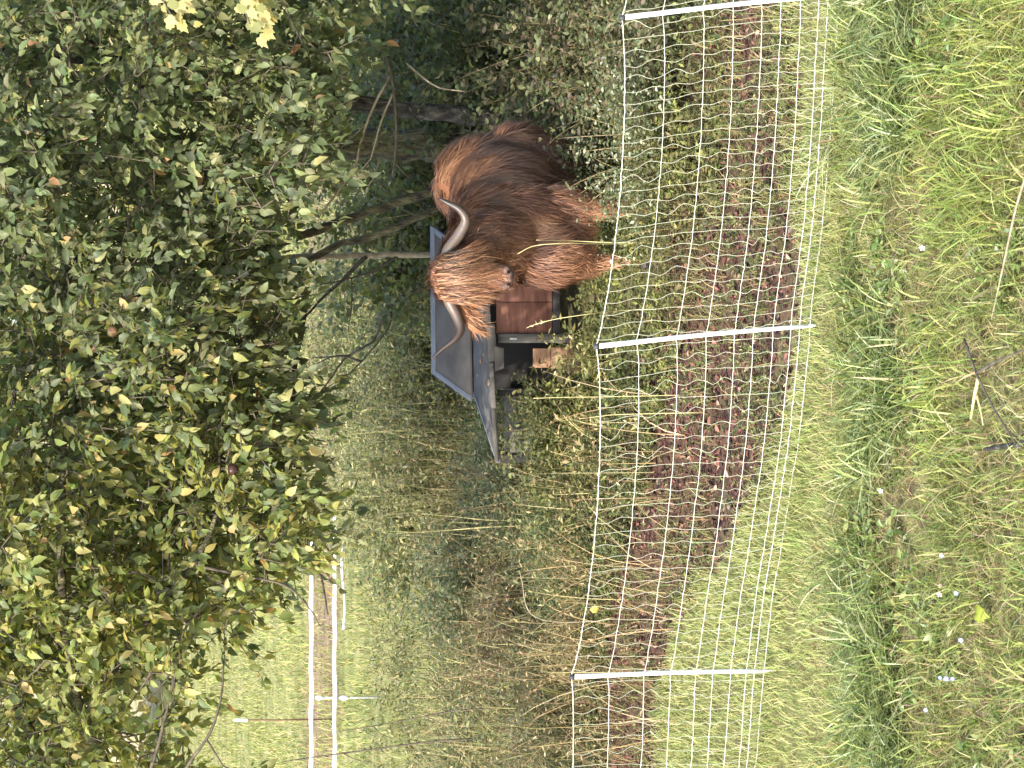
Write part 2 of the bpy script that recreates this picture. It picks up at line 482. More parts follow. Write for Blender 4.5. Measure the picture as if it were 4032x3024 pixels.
for sp in range(4):
    for k in range(CELLS):
        t0 = (k + 0.5) / CELLS
        u_mid = pixel_of(np.array(net_point(sp, t0, 0.5)))[0]
        if u_mid < -900 or u_mid > 3900: continue
        sv, sf, off = [], [], 0
        prev = None
        ph = rng.uniform(0.2, 1.5)
        path = []
        for j, fr in enumerate(FRACS):
            tj = t0 + rng.normal(0, 0.0015)
            p = net_point(sp, tj, fr)
            if prev is not None:
                gap = (prev - p).length
                amp = (0.003 + 0.009 * abs(rng.normal())) * min(1, gap / 0.15) * (1 if rng.random() < .8 else -1)
                for q in (0.14, 0.28, 0.42, 0.56, 0.70, 0.85):
                    m_ = prev.lerp(p, q)
                    m_.x += -amp * math.sin(2 * math.pi * q) * ph * math.sin(math.pi * q) ** 0.5
                    path.append(m_)
            path.append(p); prev = p
            kr = 0.0054 if j else 0.0064
            sv.append(KV * np.array([kr, kr, kr * 0.9]) + np.array(p)); sf.append(KF + off); off += len(KV)
        v, f = tube_np(path, 0.00135, 4, cap=False)
        sv.append(v); sf.append(f + off)
        fence_part('vertical_strand', np.concatenate(sv), np.concatenate(sf), M_CORD_V)

# ------------------------------------------------------------------ tape fence in the field behind
YT = 23.2
tf_root = empty('tape_fence', (P(277, 1500, YT).x, YT, 0))
tag(tf_root, 'far fence of white tapes on a thin grey stake in the field', 'fence')
def tpart(name, v, f, mat, parent=None, smooth=False):
    return link(name, mesh_np(name, np.asarray(v) - np.array(tf_root.location), f, smooth=smooth), mat, parent or tf_root)
def tape(pts, hw):
    pts = np.array([list(p) for p in pts]); n = len(pts)
    tw = np.array([0.25 * math.sin(i * 0.9) for i in range(n)])
    up = np.stack([np.zeros(n), np.sin(tw), np.cos(tw)], 1) * hw
    th = np.array([0, 0.0012, 0])
    V = np.concatenate([pts - up - th, pts + up - th, pts + up + th, pts - up + th])
    Fc = []
    for i in range(n - 1):
        for a in range(4):
            b_ = (a + 1) % 4
            Fc += [[a * n + i, a * n + i + 1, b_ * n + i + 1], [a * n + i, b_ * n + i + 1, b_ * n + i]]
    return V, np.array(Fc)
for V_, hw in ((1226, 0.0215), (1318, 0.020)):
    pts = []
    for k in range(41):
        U_ = -700 + 1750 * k / 40
        q = P(U_, V_, YT - 0.03); q.z += 0.004 * math.sin(k * 1.3)
        pts.append(q)
    tpart('tape', *tape(pts, hw), M_TAPE)
pts = [P(545 + 330 * k / 12, 1352 + 6 * math.sin(k * .5), YT + 0.3 + 0.05 * k) for k in range(13)]
tpart('tape', *tape(pts, 0.014), M_TAPE)
base_t = P(277, 1500, YT); base_t.z = float(terrain(base_t.x, YT)) - 0.15
v, f = tube_np([base_t, P(277, 1375, YT), P(277, 1216, YT)], 0.0095, 8)
stake = tpart('stake', v, f, M_STEEL, smooth=True)
for V_ in (1258, 1356):
    a_ = P(277, V_ + 16, YT); b_ = P(277, V_ - 18, YT)
    pts = [a_, a_.lerp(b_, 0.45), a_.lerp(b_, 0.7), b_]
    v, f = tube_np([Vector((p.x, p.y - 0.012, p.z)) for p in pts], [0.012, 0.024, 0.026, 0.010], 10)
    tpart('insulator', v, f, M_PLASTIC, stake, True)
YP = 27.0
pb = P(189, 1230, YP); pb.z = float(terrain(pb.x, YP)) - 0.1
pole = empty('marker_rod', (pb.x, YP, 0))
tag(pole, 'thin rusty rod with a cream cap standing beyond the white tapes', 'rod')
def ppart(name, v, f, mat, parent=None):
    return link(name, mesh_np(name, np.asarray(v) - np.array(pole.location), f, smooth=True), mat, parent or pole)
v, f = tube_np([pb, P(189, 1100, YP), P(189, 974, YP)], 0.0085, 8)
ppart('shaft', v, f, M_RUST)
ca, cb = P(189, 977, YP), P(189, 918, YP)
v, f = tube_np([ca, ca.lerp(cb, 0.06), ca.lerp(cb, 0.8), cb], [0.012, 0.023, 0.02, 0.008], 10)
ppart('cap', v, f, M_CAP)

# ------------------------------------------------------------------ hen coop
coop = empty('hen_coop', (P(1650, 2300, 14.7).x, 14.7, 0))
tag(coop, 'low grey-roofed wooden coop overgrown with weeds behind the cow', 'coop')
def cpart(name, v, f, mat, parent=None, bev=0.003):
    o = link(name, mesh_np(name, np.asarray(v) - np.array(coop.location), f), mat, parent or coop)
    if bev: bevel_obj(o, bev)
    return o
def Pu(y, V, Y): return P(3024 - y, V, Y)
YR, YE = 15.35, 14.95
UL, UR = Pu(1462, 1706, YR), Pu(903, 1701, YR)
LL, LR = Pu(1566, 1852, YE), Pu(1010, 1840, YE)
nrm = (UR - UL).cross(LL - UL).normalized()
if nrm.z < 0: nrm = -nrm
upper = cpart('upper_roof_panel', *slab([UL, UR, LR, LL], 0.022, -nrm), M_FELT)
def strip(a, b_, w_dir, w, lift, name, parent, mat=M_EDGE, th=0.02):
    wd = w_dir.normalized() * w
    q = [a + nrm * lift, b_ + nrm * lift, b_ + wd + nrm * lift, a + wd + nrm * lift]
    return cpart(name, *slab(q, th, -nrm), mat, parent, 0.002)
e_r = (UR - UL).normalized(); e_d = (LL - UL).normalized()
strip(UL - e_r * 0.02 - e_d * 0.018, UR + e_r * 0.02 - e_d * 0.018, e_d, 0.052, 0.006, 'ridge_trim', upper)
strip(UL - e_r * 0.022 + e_d * 0.036, LL - e_r * 0.022, e_r, 0.040, 0.0045, 'edge_trim', upper)
strip(UR + e_r * 0.022 + e_d * 0.036, LR + e_r * 0.022, -e_r, 0.040, 0.0045, 'edge_trim', upper)
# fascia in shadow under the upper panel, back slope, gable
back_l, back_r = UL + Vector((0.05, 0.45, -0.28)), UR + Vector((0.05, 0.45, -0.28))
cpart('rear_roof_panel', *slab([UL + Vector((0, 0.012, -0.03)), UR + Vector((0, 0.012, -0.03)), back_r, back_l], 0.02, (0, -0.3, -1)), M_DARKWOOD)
YB = 14.35
LTL, LTR = Pu(1556, 1866, YE - 0.05), Pu(1000, 1858, YE - 0.05)
LBL, LBR = Pu(1822, 1956, YB), Pu(1120, 1912, YB + 0.25)
n2 = (LTR - LTL).cross(LBL - LTL).normalized()
if n2.z < 0: n2 = -n2
lower = cpart('lower_roof_panel', *slab([LTL, LTR, LBR, LBL], 0.020, -n2), M_FELT_OLD)
ev = (LBR - LBL).normalized()
q0 = LBL - Vector((0, 0.012, 0.0))
for k in range(4):   # worn felt edge, a few uneven lengths
    a_ = LBL.lerp(LBR, [0.0, .3, .56, .78][k] + 0.006); b_ = LBL.lerp(LBR, [.3, .56, .78, 1.0][k] - 0.006)
    hgt = [0.022, 0.028, 0.055, 0.03][k]
    off = Vector((0, -0.006 - 0.004 * (k % 2), 0.012))
    cpart('eave_board', *slab([a_ + off, b_ + off, b_ + off - Vector((0, 0, hgt)), a_ + off - Vector((0, 0, hgt))], 0.014, (0, 1, 0)), M_GREYWOOD if k % 2 else M_FELT_OLD, lower, 0.002)
strip2 = [LTL + n2 * 0.004, LBL + n2 * 0.004, LBL + n2 * 0.004 + ev * 0.022, LTL + n2 * 0.004 + ev * 0.022]
cpart('edge_trim', *slab(strip2, 0.028, -n2), M_EDGE, lower, 0.002)
for (y_, v_, s_) in ((1420, 1892, 0.020), (1478, 1880, 0.012), (1505, 1925, 0.022), (1395, 1905, .012)):   # patches of lichen
    t_ = 0.5
    q = Pu(y_, v_, 14.6)
    dist = (q - LTL).dot(n2)
    camv = (Vector((0, 0, H)) - q).normalized()
    q = q - camv * (dist / camv.dot(n2))
    kk = 9
    ring = []
    ax1 = ev; ax2 = n2.cross(ev)
    for a in range(kk):
        r = s_ * (0.6 + 0.6 * rng.random())
        ring.append(q + n2 * 0.002 + ax1 * r * math.cos(a * 2 * math.pi / kk) + ax2 * 1.5 * r * math.sin(a * 2 * math.pi / kk))
    vv = np.array([list(q + n2 * 0.007)] + [list(p) for p in ring])
    ff = np.array([[0, 1 + a, 1 + (a + 1) % kk] for a in range(kk)])
    cpart('lichen_patch', vv, ff, M_TANBOARD, lower, 0)
YW = 14.62
def wall_piece(name, y0, y1, v0, v1, Yd, mat, th=0.02, par=None, bev=0.003):
    q = [Pu(y0, v0, Yd), Pu(y1, v0, Yd), Pu(y1, v1, Yd), Pu(y0, v1, Yd)]
    for p in q: p.y = Yd
    return cpart(name, *slab(q, th, (0, 1, 0)), mat, par, bev)
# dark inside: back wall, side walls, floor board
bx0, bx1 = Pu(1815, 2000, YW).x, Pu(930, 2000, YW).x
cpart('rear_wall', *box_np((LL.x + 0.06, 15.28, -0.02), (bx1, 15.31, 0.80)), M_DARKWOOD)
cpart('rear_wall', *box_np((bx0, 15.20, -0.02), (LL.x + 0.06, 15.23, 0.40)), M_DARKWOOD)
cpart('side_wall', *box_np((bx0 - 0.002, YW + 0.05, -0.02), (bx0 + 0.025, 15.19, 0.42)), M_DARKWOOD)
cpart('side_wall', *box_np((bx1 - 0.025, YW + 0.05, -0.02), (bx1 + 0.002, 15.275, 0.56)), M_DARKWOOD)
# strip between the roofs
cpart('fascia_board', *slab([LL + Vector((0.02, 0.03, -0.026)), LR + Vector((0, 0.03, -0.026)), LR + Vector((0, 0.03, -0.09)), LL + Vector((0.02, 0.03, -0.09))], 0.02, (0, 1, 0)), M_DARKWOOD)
wall_piece('red_board', 1312, 1190, 1955, 2174, YW, M_REDBOARD)
wall_piece('red_board', 1188, 960, 1955, 2174, YW + 0.004, M_REDBOARD)
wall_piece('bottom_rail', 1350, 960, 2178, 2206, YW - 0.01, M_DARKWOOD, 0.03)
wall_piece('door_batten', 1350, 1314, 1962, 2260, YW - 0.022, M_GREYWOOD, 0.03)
wall_piece('latch', 1338, 1330, 2008, 2036, YW - 0.032, M_STEEL, 0.008, bev=0.001)
for (y0, y1, v0, v1) in ((1448, 1372, 2100, 2168), (1452, 1368, 2171, 2232), (1470, 1376, 2235, 2285)):
    wall_piece('tan_board', y0, y1, v0, v1, YW - 0.005 + 0.004 * rng.random(), M_TANBOARD, 0.018)
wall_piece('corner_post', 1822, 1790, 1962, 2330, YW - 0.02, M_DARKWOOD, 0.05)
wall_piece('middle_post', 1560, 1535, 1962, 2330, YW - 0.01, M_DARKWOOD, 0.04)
for k in range(6):
    v0 = 2010 + k * 52
    wall_piece('weathered_board', 1788, 1562, v0, v0 + 48, YW + 0.004 * (k % 2), M_GREYWOOD, 0.018)
cpart('hanging_felt', *slab([Pu(1462, 1950, YB + .10), Pu(1362, 1946, YB + .12), Pu(1372, 1984, YB + .12), Pu(1450, 1985, YB + .10)], 0.008, (0, 1, 0)), M_FELT_OLD, lower, 0.002)
# ------------------------------------------------------------------ cow
TH, THH = math.radians(27), math.radians(4)
cow_xy = P(2150, 2575, 13.1)
cow = empty('highland_cow', (cow_xy.x, 13.1, 0))
phi = math.atan2(-math.cos(TH), -math.sin(TH))
phih = math.atan2(-math.cos(THH), -math.sin(THH))
cow.rotation_euler = (0, 0, phi)
tag(cow, 'shaggy reddish-brown horned cow standing behind the net fence facing out', 'cow')
RC = Matrix.Rotation(phi, 3, 'Z'); RCI = RC.inverted()
def to_cow(p): return RCI @ (Vector(p) - Vector(cow.location))
poll = to_cow(P(1934, 1712, 12.42))
RHD = Matrix.Rotation(phih - phi, 3, 'Z')
def HL(x, y, z): return poll + RHD @ Vector((x, y, z))

_su = np.linspace(0, 2 * np.pi, 16, endpoint=False); _sv = np.linspace(0, np.pi, 11)[1:-1]
SPH = np.vstack([[[0, 0, 1.0]], np.array([[math.sin(b_) * math.cos(a_), math.sin(b_) * math.sin(a_), math.cos(b_)] for b_ in _sv for a_ in _su]), [[0, 0, -1.0]]])
SPF = [[0, 1 + j, 1 + (j + 1) % 16] for j in range(16)]
for i in range(8):
    for j in range(16):
        a_ = 1 + i * 16 + j; b_ = 1 + i * 16 + (j + 1) % 16
        SPF += [[a_, a_ + 16, b_ + 16], [a_, b_ + 16, b_]]
SPF += [[145, 129 + (j + 1) % 16, 129 + j] for j in range(16)]
SPF = np.array(SPF)
class Lumps:
    def __init__(self): self.v = []; self.f = []; self.n = 0
    def mesh(self, name): return mesh_np(name, np.concatenate(self.v), np.concatenate(self.f), smooth=True)
def prim_ellipsoid(lm, c, r, rot=None, seg=0):
    v = SPH * np.array(list(r))
    if rot is not None: v = v @ np.array(rot).T
    lm.v.append(v + np.array(list(c))); lm.f.append(SPF + lm.n); lm.n += len(SPH)
def prim_chain(bm, pts, rad, n=7):
    pts = [Vector(p) for p in pts]
    for (a, ra), (b, rb) in zip(zip(pts, rad), zip(pts[1:], rad[1:])):
        for k in range(n + 1):
            t = k / n
            prim_ellipsoid(bm, a.lerp(b, t), [ra + (rb - ra) * t] * 3, seg=14)
bm = Lumps()
prim_ellipsoid(bm, (-.22, 0, .79), (.60, .31, .335))
prim_ellipsoid(bm, (.12, 0, .83), (.32, .285, .355))
prim_ellipsoid(bm, (-.58, 0, .855), (.27, .265, .315))
prim_ellipsoid(bm, (-.72, 0, 1.02), (.12, .12, .12))
prim_chain(bm, [(.16, 0, .93), (.36, 0, 1.0), HL(-.13, 0, -.15)], [.26, .22, .15])
prim_chain(bm, [(.26, -.03, .80), (.35, -.06, .70), (.31, -.06, .58)], [.21, .17, .14])
prim_chain(bm, [(.12, .02, .60), (-.35, .02, .60)], [.22, .20])
rx = RHD @ Matrix.Rotation(math.radians(18), 3, 'Y')
prim_ellipsoid(bm, HL(-.05, 0, -.11), (.125, .13, .125), RHD)
prim_chain(bm, [HL(-.01, 0, -.15), HL(.035, 0, -.25), HL(.065, 0, -.345)], [.108, .092, .078])
prim_chain(bm, [HL(-.09, 0, -.20), HL(.0, 0, -.33)], [.09, .064])
prim_ellipsoid(bm, HL(.075, 0, -.385), (.068, .078, .058), RHD)
for s in (-1, 1):
    prim_chain(bm, [(.17, s * .16, .62), (.20, s * .165, .40), (.205, s * .165, .33), (.20, s * .165, .12), (.225, s * .165, .05)], [.125, .075, .062, .050, .054])
    prim_chain(bm, [(-.58, s * .15, .70), (-.47, s * .17, .53), (-.62, s * .165, .40), (-.66, s * .16, .34), (-.61, s * .16, .12), (-.585, s * .16, .05)], [.19, .125, .078, .058, .048, .052])
tmp_me = bm.mesh('body_raw')
tmp = bpy.data.objects.new('body_raw', tmp_me); COL.objects.link(tmp)
rm = tmp.modifiers.new('remesh', 'REMESH'); rm.mode = 'VOXEL'; rm.voxel_size = 0.016
dg = bpy.context.evaluated_depsgraph_get()
body_me = bpy.data.meshes.new_from_object(tmp.evaluated_get(dg))
bpy.data.objects.remove(tmp, do_unlink=True)
bm = bmesh.new(); bm.from_mesh(body_me)
for _ in range(7): bmesh.ops.smooth_vert(bm, verts=bm.verts, factor=0.5, use_axis_x=True, use_axis_y=True, use_axis_z=True)
bmesh.ops.triangulate(bm, faces=bm.faces)
bm.normal_update(); bm.to_mesh(body_me); bm.free()
body_me.name = 'body'
for p in body_me.polygons: p.use_smooth = True
body = link('body', body_me, M_SKIN, cow)

nv = len(body_me.vertices); co = np.empty(nv * 3, np.float32); body_me.vertices.foreach_get('co', co); co = co.reshape(-1, 3).astype(float)
tri = np.empty(len(body_me.polygons) * 3, np.int32); body_me.polygons.foreach_get('vertices', tri); tri = tri.reshape(-1, 3)
A, B, C_ = co[tri[:, 0]], co[tri[:, 1]], co[tri[:, 2]]
fn = np.cross(B - A, C_ - A); area = np.linalg.norm(fn, axis=1) / 2; fn = norm(fn)

FUR_PAL = np.array([(0.46, 0.23, 0.12), (0.33, 0.145, 0.07), (0.21, 0.088, 0.044), (0.11, 0.046, 0.025)])
def ribbons(p, g, n, L, W, lift, col, seg=4, sag=0.25):
    """hair locks: tapered strips lying along g over normal n, tips falling a little"""
    N = len(p); g = norm(g - n * np.sum(g * n, 1, keepdims=True)); s = np.cross(g, n)
    bend = rng.normal(0, 0.22, (N, 1)) * s
    rows = []
    for i in range(seg + 1):
        t = i / seg
        q = p - n * 0.006 + g * (L * t)[:, None] + n * (lift * math.sin(min(1, t * 1.25) * math.pi * 0.62))[:, None] + bend * (L * t * t)[:, None]
        q[:, 2] -= sag * L * t * t * 0.5
        w = (W * 0.5 * (1 - t ** 1.6 * 0.92))[:, None]
        if i < seg: rows += [q - s * w, q + s * w]
        else: rows.append(q)
    v = np.stack(rows, 1); k = 2 * seg + 1
    tf = []
    for i in range(seg - 1):
        a = 2 * i; tf += [[a, a + 1, a + 3], [a, a + 3, a + 2]]
    tf.append([2 * seg - 2, 2 * seg - 1, 2 * seg])
    f = np.array(tf)[None] + (np.arange(N) * k)[:, None, None]
    return v.reshape(-1, 3), f.reshape(-1, 3), np.repeat(col, k, axis=0)

NF = 52000
ti = rng.choice(len(tri), NF, p=area / area.sum())
r1 = np.sqrt(rng.random(NF))[:, None]; r2 = rng.random(NF)[:, None]
fp = A[ti] * (1 - r1) + B[ti] * r1 * (1 - r2) + C_[ti] * r1 * r2
nn_ = fn[ti]
pl = np.array(poll); RH = np.array(RHD)
hl = (fp - pl) @ RH                       # head-frame coordinates
is_head = (hl[:, 0] > -.16) & (hl[:, 2] > -.46) & (np.abs(hl[:, 1]) < .17) & (fp[:, 2] > poll.z - .46) & (fp[:, 0] > poll.x - .2)
bare = is_head & (hl[:, 2] < -.365) & (hl[:, 2] > -.425) & (hl[:, 0] > .095) & (np.abs(hl[:, 1]) < .05)
legs = fp[:, 2] < 0.42
keep = ~bare & (fp[:, 2] > 0.07)
fp, nn_, hl, is_head, legs = fp[keep], nn_[keep], hl[keep], is_head[keep], legs[keep]
N = len(fp)
clump = vnoise(fp[:, 0] * 9 + fp[:, 1] * 4, fp[:, 2] * 4 + fp[:, 1] * 3, 8)
sx = fp[:, 0] - fp[:, 1] * .8 + .38 * fp[:, 2]
streak = .6 * vnoise(sx * 30 + 3, fp[:, 2] * 5 + 1, 12) + .4 * vnoise(sx * 62 + 3, fp[:, 2] * 9 + 1, 13)
clump2 = vnoise(fp[:, 0] * 3.1 + 7, fp[:, 2] * 2.6 + fp[:, 1] * 3, 9)
g = np.zeros((N, 3)); g[:, 2] = -1.0
g[:, 0] = 0.38 + 1.0 * (clump - 0.5) - 0.7 * (fp[:, 0] < -.55)
top = nn_[:, 2] > 0.75
g[top, 1] += np.sign(fp[top, 1]) * 0.9
g[:, 1] += 0.5 * (clump2 - 0.5)
g[legs, 0] *= 0.3
hd = np.array(RHD @ Vector((0.25, 0, -1)))
g[is_head] = hd + rng.normal(0, .12, (is_head.sum(), 3))
g += rng.normal(0, .13, (N, 3))
L = rng.uniform(.08, .16, N)
low = (fp[:, 2] < .66) & ~legs
L[low] = rng.uniform(.10, .18, low.sum())
L[legs] = rng.uniform(.03, .06, legs.sum())
L[is_head] = rng.uniform(.022, .045, is_head.sum())
W = rng.uniform(.0055, .0105, N); W[is_head] *= .6; W[legs] *= .7
lift = rng.uniform(.004, .030, N) + .022 * (streak > .55); lift[is_head | legs] *= .35
q = np.clip(.5 + 1.5 * (streak - .5) + .5 * (clump2 - .5) + .3 * (rng.random(N) - .5), 0, .999)
ci = q * 3
lo_ = np.floor(ci).astype(int); fr_ = (ci - lo_)[:, None]
fcol = FUR_PAL[lo_] * (1 - fr_) + FUR_PAL[np.minimum(lo_ + 1, 3)] * fr_
fcol = fcol * (1 + rng.normal(0, .12, (N, 1)))
fcol[is_head] *= 1.05
chest = (fp[:, 0] > .16) & (fp[:, 2] < .98) & ~is_head; fcol[chest] *= np.array([1.28, 1.30, 1.32])  # paler brisket fur, with sunlight on the chest put into its colour
fcol *= np.array([.78, .90, 1.04])
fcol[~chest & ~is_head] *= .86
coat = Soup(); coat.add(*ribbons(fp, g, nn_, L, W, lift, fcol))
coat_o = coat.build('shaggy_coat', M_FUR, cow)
tag(coat_o, kind='stuff')
# forelock falling over the face
NL = 1500
a0 = rng.uniform(-1, 1, NL)
start = np.stack([rng.uniform(-.10, .05, NL), a0 * .125, rng.uniform(-.045, .012, NL) - .05 * a0 * a0], 1)
lock = Soup()
Lf = (.24 + .18 * (vnoise(a0 * 6 + 3, a0 * 0 + 2, 78) - .5) + rng.normal(0, .04, NL)) * (1 - .25 * np.abs(a0))
rows = []
SEG = 7
wv = rng.uniform(.002, .0058, NL); grp = vnoise(a0 * 7 + 20, start[:, 0] * 12, 77) - .5; stand = rng.normal(0, .010, NL) + .03 * grp; sweep = rng.normal(0, .018, NL) + .16 * grp
wav = rng.normal(0, .008, NL); ph_ = rng.uniform(0, 6, NL)
for i in range(SEG + 1):
    t = i / SEG
    fx = start[:, 0] + (0.15 + stand - start[:, 0]) * np.minimum(1, t * 1.9) ** 0.8 * (1 - 0.15 * a0 ** 2) - 0.02 * t + rng.normal(0, .002, NL)
    fy = start[:, 1] * (1 + .25 * t) + wav * np.sin(t * 4 + ph_) + sweep * t * t
    fz = start[:, 2] + .012 * math.sin(min(1, t * 3) * math.pi) - Lf * t ** 1.25
    c = np.stack([fx, fy, fz], 1)
    w = (wv * .5 * (1 - .85 * t ** 2))[:, None] * np.array([0.25, 1, 0])
    if i < SEG: rows += [c - w, c + w]
    else: rows.append(c)
vv = np.stack(rows, 1); k = 2 * SEG + 1
tf_ = []
for i in range(SEG - 1):
    a = 2 * i; tf_ += [[a, a + 1, a + 3], [a, a + 3, a + 2]]
tf_.append([2 * SEG - 2, 2 * SEG - 1, 2 * SEG])
ff = (np.array(tf_)[None] + (np.arange(NL) * k)[:, None, None]).reshape(-1, 3)
LOCK_PAL = [((0.42, 0.235, 0.125), 2), ((0.32, 0.16, 0.08), 3), ((0.20, 0.09, 0.046), 3), ((0.09, 0.042, 0.026), 2)]
lc = np.repeat(pick(LOCK_PAL, NL) * np.array([.74, .76, .80]) * (1 + 1.1 * (vnoise(a0 * 16, start[:, 0] * 20, 79) - .5) - .28 * np.clip(a0 * 2, -.2, 1))[:, None], k, axis=0)
vv = vv.reshape(-1, 3) @ RH.T + pl
lock.add(vv, ff, lc)
lk = lock.build('forelock', M_FUR, cow)
# horns
def horn(pts, rad, cols):
    pp = smooth_path([HL(*p) for p in pts], 30)
    t = np.linspace(0, 1, len(pp))
    rr = np.interp(t, np.linspace(0, 1, len(rad)), rad)
    v, f = tube_np(pp, rr, 14)
    cc = np.array([[np.interp(tt, np.linspace(0, 1, len(cols)), [c[i] for c in cols]) for i in range(3)] for tt in t])
    cv = np.concatenate([np.repeat(cc, 14, axis=0), cc[:1], cc[-1:]])
    return link('horn', mesh_np('horn', v, f, cv, True), M_HORN, cow)
horn([(-.05, .09, -.075), (-.045, .15, -.085), (-.03, .235, -.140), (-.01, .315, -.172), (.0, .375, -.135), (-.01, .412, -.065), (-.02, .435, -.018)],
     [.035, .034, .031, .027, .021, .013, .004], [(.05, .034, .026), (.085, .064, .05), (.10, .078, .063), (.085, .063, .05), (.05, .036, .028), (.018, .013, .011), (.012, .009, .008)])
horn([(-.05, -.09, -.075), (-.045, -.15, -.10), (-.03, -.22, -.135), (-.01, -.29, -.150), (.0, -.345, -.118), (-.01, -.405, -.045), (-.02, -.462, .012)],
     [.035, .033, .030, .026, .019, .012, .004], [(.08, .056, .042), (.10, .073, .056), (.075, .052, .04), (.042, .028, .021), (.032, .019, .014), (.026, .015, .011), (.016, .01, .008)])
# ears with their fringes
for s in (-1, 1):
    ea, eb = (HL(-.07, -.12, -.165), HL(-.03, -.285, -.225)) if s < 0 else (HL(-.10, .12, -.18), HL(-.14, .22, -.29))
    d = (eb - ea)
    n = 9
    pp = [ea.lerp(eb, t) + Vector((0, 0, .015 * math.sin(t * 3))) for t in np.linspace(0, 1, n)]
    v, f = tube_np(pp, [.028, .036, .042, .044, .042, .037, .030, .02, .006], 12)
    pc = np.array([list(p) for p in pp])
    idx = np.repeat(np.arange(n), 12)
    cen = np.vstack([pc[idx], pc[:1], pc[-1:]])
    fwd_h = np.array(RHD @ Vector((1, 0, 0)))
    off = v - cen
    v = cen + off - fwd_h * (off @ fwd_h)[:, None] * 0.6
    ear = link('ear', mesh_np('ear', v, f, smooth=True), M_SKIN, cow)
    ne = 420
    t = rng.random(ne)
    base = np.array(ea)[None] + np.array(d)[None] * t[:, None] + np.array([0, 0, 1])[None] * rng.uniform(-.03, .03, ne)[:, None] + fwd_h[None] * rng.uniform(-.012, .022, ne)[:, None]
    gd = np.array(d.normalized())[None] * .7 + np.array([0, 0, -1])[None] * rng.uniform(.2, 1.0, ne)[:, None] + rng.normal(0, .2, (ne, 3))
    fr = Soup()
    fr.add(*ribbons(base, gd, np.repeat(fwd_h[None], ne, 0) + rng.normal(0, .2, (ne, 3)), rng.uniform(.05, .11, ne), rng.uniform(.004, .008, ne), rng.uniform(.0, .012, ne), pick([((.34, .18, .095), 2), ((.25, .115, .055), 3), ((.14, .058, .03), 1)], ne)))
    fr.build('ear_fringe', M_FUR, ear)
# nose pad with nostrils, eyes
M_NOSE = noise_mat('nose_skin', [(0.03, 0.019, 0.016), (0.08, 0.046, 0.036), (0.16, 0.095, 0.075)], 40, 0.5, 0.3, spec=0.3)
M_NOSTRIL = noise_mat('nostril', [(0.012, 0.008, 0.007), (0.025, 0.015, 0.012)], 10, 0.9, 0.0, spec=0.1)
M_DARK = noise_mat('dark_eye', [(0.012, 0.008, 0.006), (0.02, 0.014, 0.01)], 10, 0.15, 0.0, spec=0.6)
def blob(name, c, r, mat, parent, rot=None):
    bm = Lumps(); prim_ellipsoid(bm, c, r, rot); me = bm.mesh(name)
    return link(name, me, mat, parent)
bm = Lumps()
prim_ellipsoid(bm, HL(.108, 0, -.388), (.033, .062, .036), RHD)
prim_ellipsoid(bm, HL(.088, 0, -.424), (.030, .040, .016), RHD)
for s in (-1, 1): prim_ellipsoid(bm, HL(.118, s * .040, -.380), (.024, .026, .026), RHD)
me = bm.mesh('nose_pad')
nose = link('nose_pad', me, M_NOSE, cow)
for s in (-1, 1):
    blob('nostril', HL(.128, s * .034, -.385), (.017, .015, .013), M_NOSTRIL, nose, RHD @ Matrix.Rotation(s * .6, 3, 'X'))
    blob('eye', HL(.052, s * .088, -.185), (.020, .018, .018), M_DARK, cow, RHD)
M_HOOF = noise_mat('hoof', [(0.02, 0.017, 0.014), (0.05, 0.042, 0.035)], 20, 0.6, 0.2)
for (hx, hy) in ((.235, .165), (.235, -.165), (-.575, .16), (-.575, -.16)):
    v, f = tube_np([(hx + .012, hy, -.012), (hx + .006, hy, .02), (hx - .004, hy, .065)], [.062, .058, .048], 12)
    link('hoof', mesh_np('hoof', v, f, smooth=True), M_HOOF, cow)
tl = smooth_path([(-.80, 0, 1.04), (-.90, .01, .98), (-.92, .03, .75), (-.91, .05, .5), (-.90, .05, .35)], 14)
v, f = tube_np(tl, np.linspace(.03, .014, len(tl)), 8)
tail = link('tail', mesh_np('tail', v, f, smooth=True), M_SKIN, cow)
nt_ = 500
tt = rng.uniform(.25, 1, nt_) * (len(tl) - 1.001); i0 = tt.astype(int); bp_ = tl[i0] + (tl[i0 + 1] - tl[i0]) * (tt - i0)[:, None]
ts = Soup(); outn = norm(rng.normal(0, 1, (nt_, 3)) * np.array([1, 1, .2]))
ts.add(*ribbons(bp_ + outn * .01, np.repeat([[0, 0, -1.0]], nt_, 0) + rng.normal(0, .15, (nt_, 3)), outn, rng.uniform(.1, .2, nt_), rng.uniform(.006, .01, nt_), rng.uniform(.005, .02, nt_), pick([((.30, .125, .058), 2), ((.18, .07, .034), 2)], nt_)))
ts.build('tail_hair', M_FUR, tail)
# ------------------------------------------------------------------ trees
class Tree:
    def __init__(self, name, label, loc, bark):
        self.root = empty(name, loc); tag(self.root, label, 'tree'); self.loc = np.array(list(loc)); self.bark = bark
        self.nodes = []; self.rad = []; self.sprays = []; self.tw_v = []; self.tw_f = []; self.tw_n = 0
    def limb(self, name, ctrl, r0, r1, sides=10, n=26, grow=True, mat=None, flare=0.0):
        pp = smooth_path(ctrl, n)
        m = len(pp)
        pp[1:-1] += rng.normal(0, 0.18 * (r0 + r1) / 2, (m - 2, 3))
        t = np.linspace(0, 1, m)
        rr = r0 + (r1 - r0) * t + flare * np.exp(-t * 14)
        v, f = tube_np(pp, rr, sides, jitter=0.06)
        if grow:
            self.nodes += list(pp); self.rad += list(rr)
        return link(name, mesh_np(name, v - self.loc, f, smooth=True), mat or self.bark, self.root)
    def twig(self, pts, r):
        v, f = tube_np(pts, r, 4, cap=False)
        self.tw_v.append(v); self.tw_f.append(f + self.tw_n); self.tw_n += len(v)

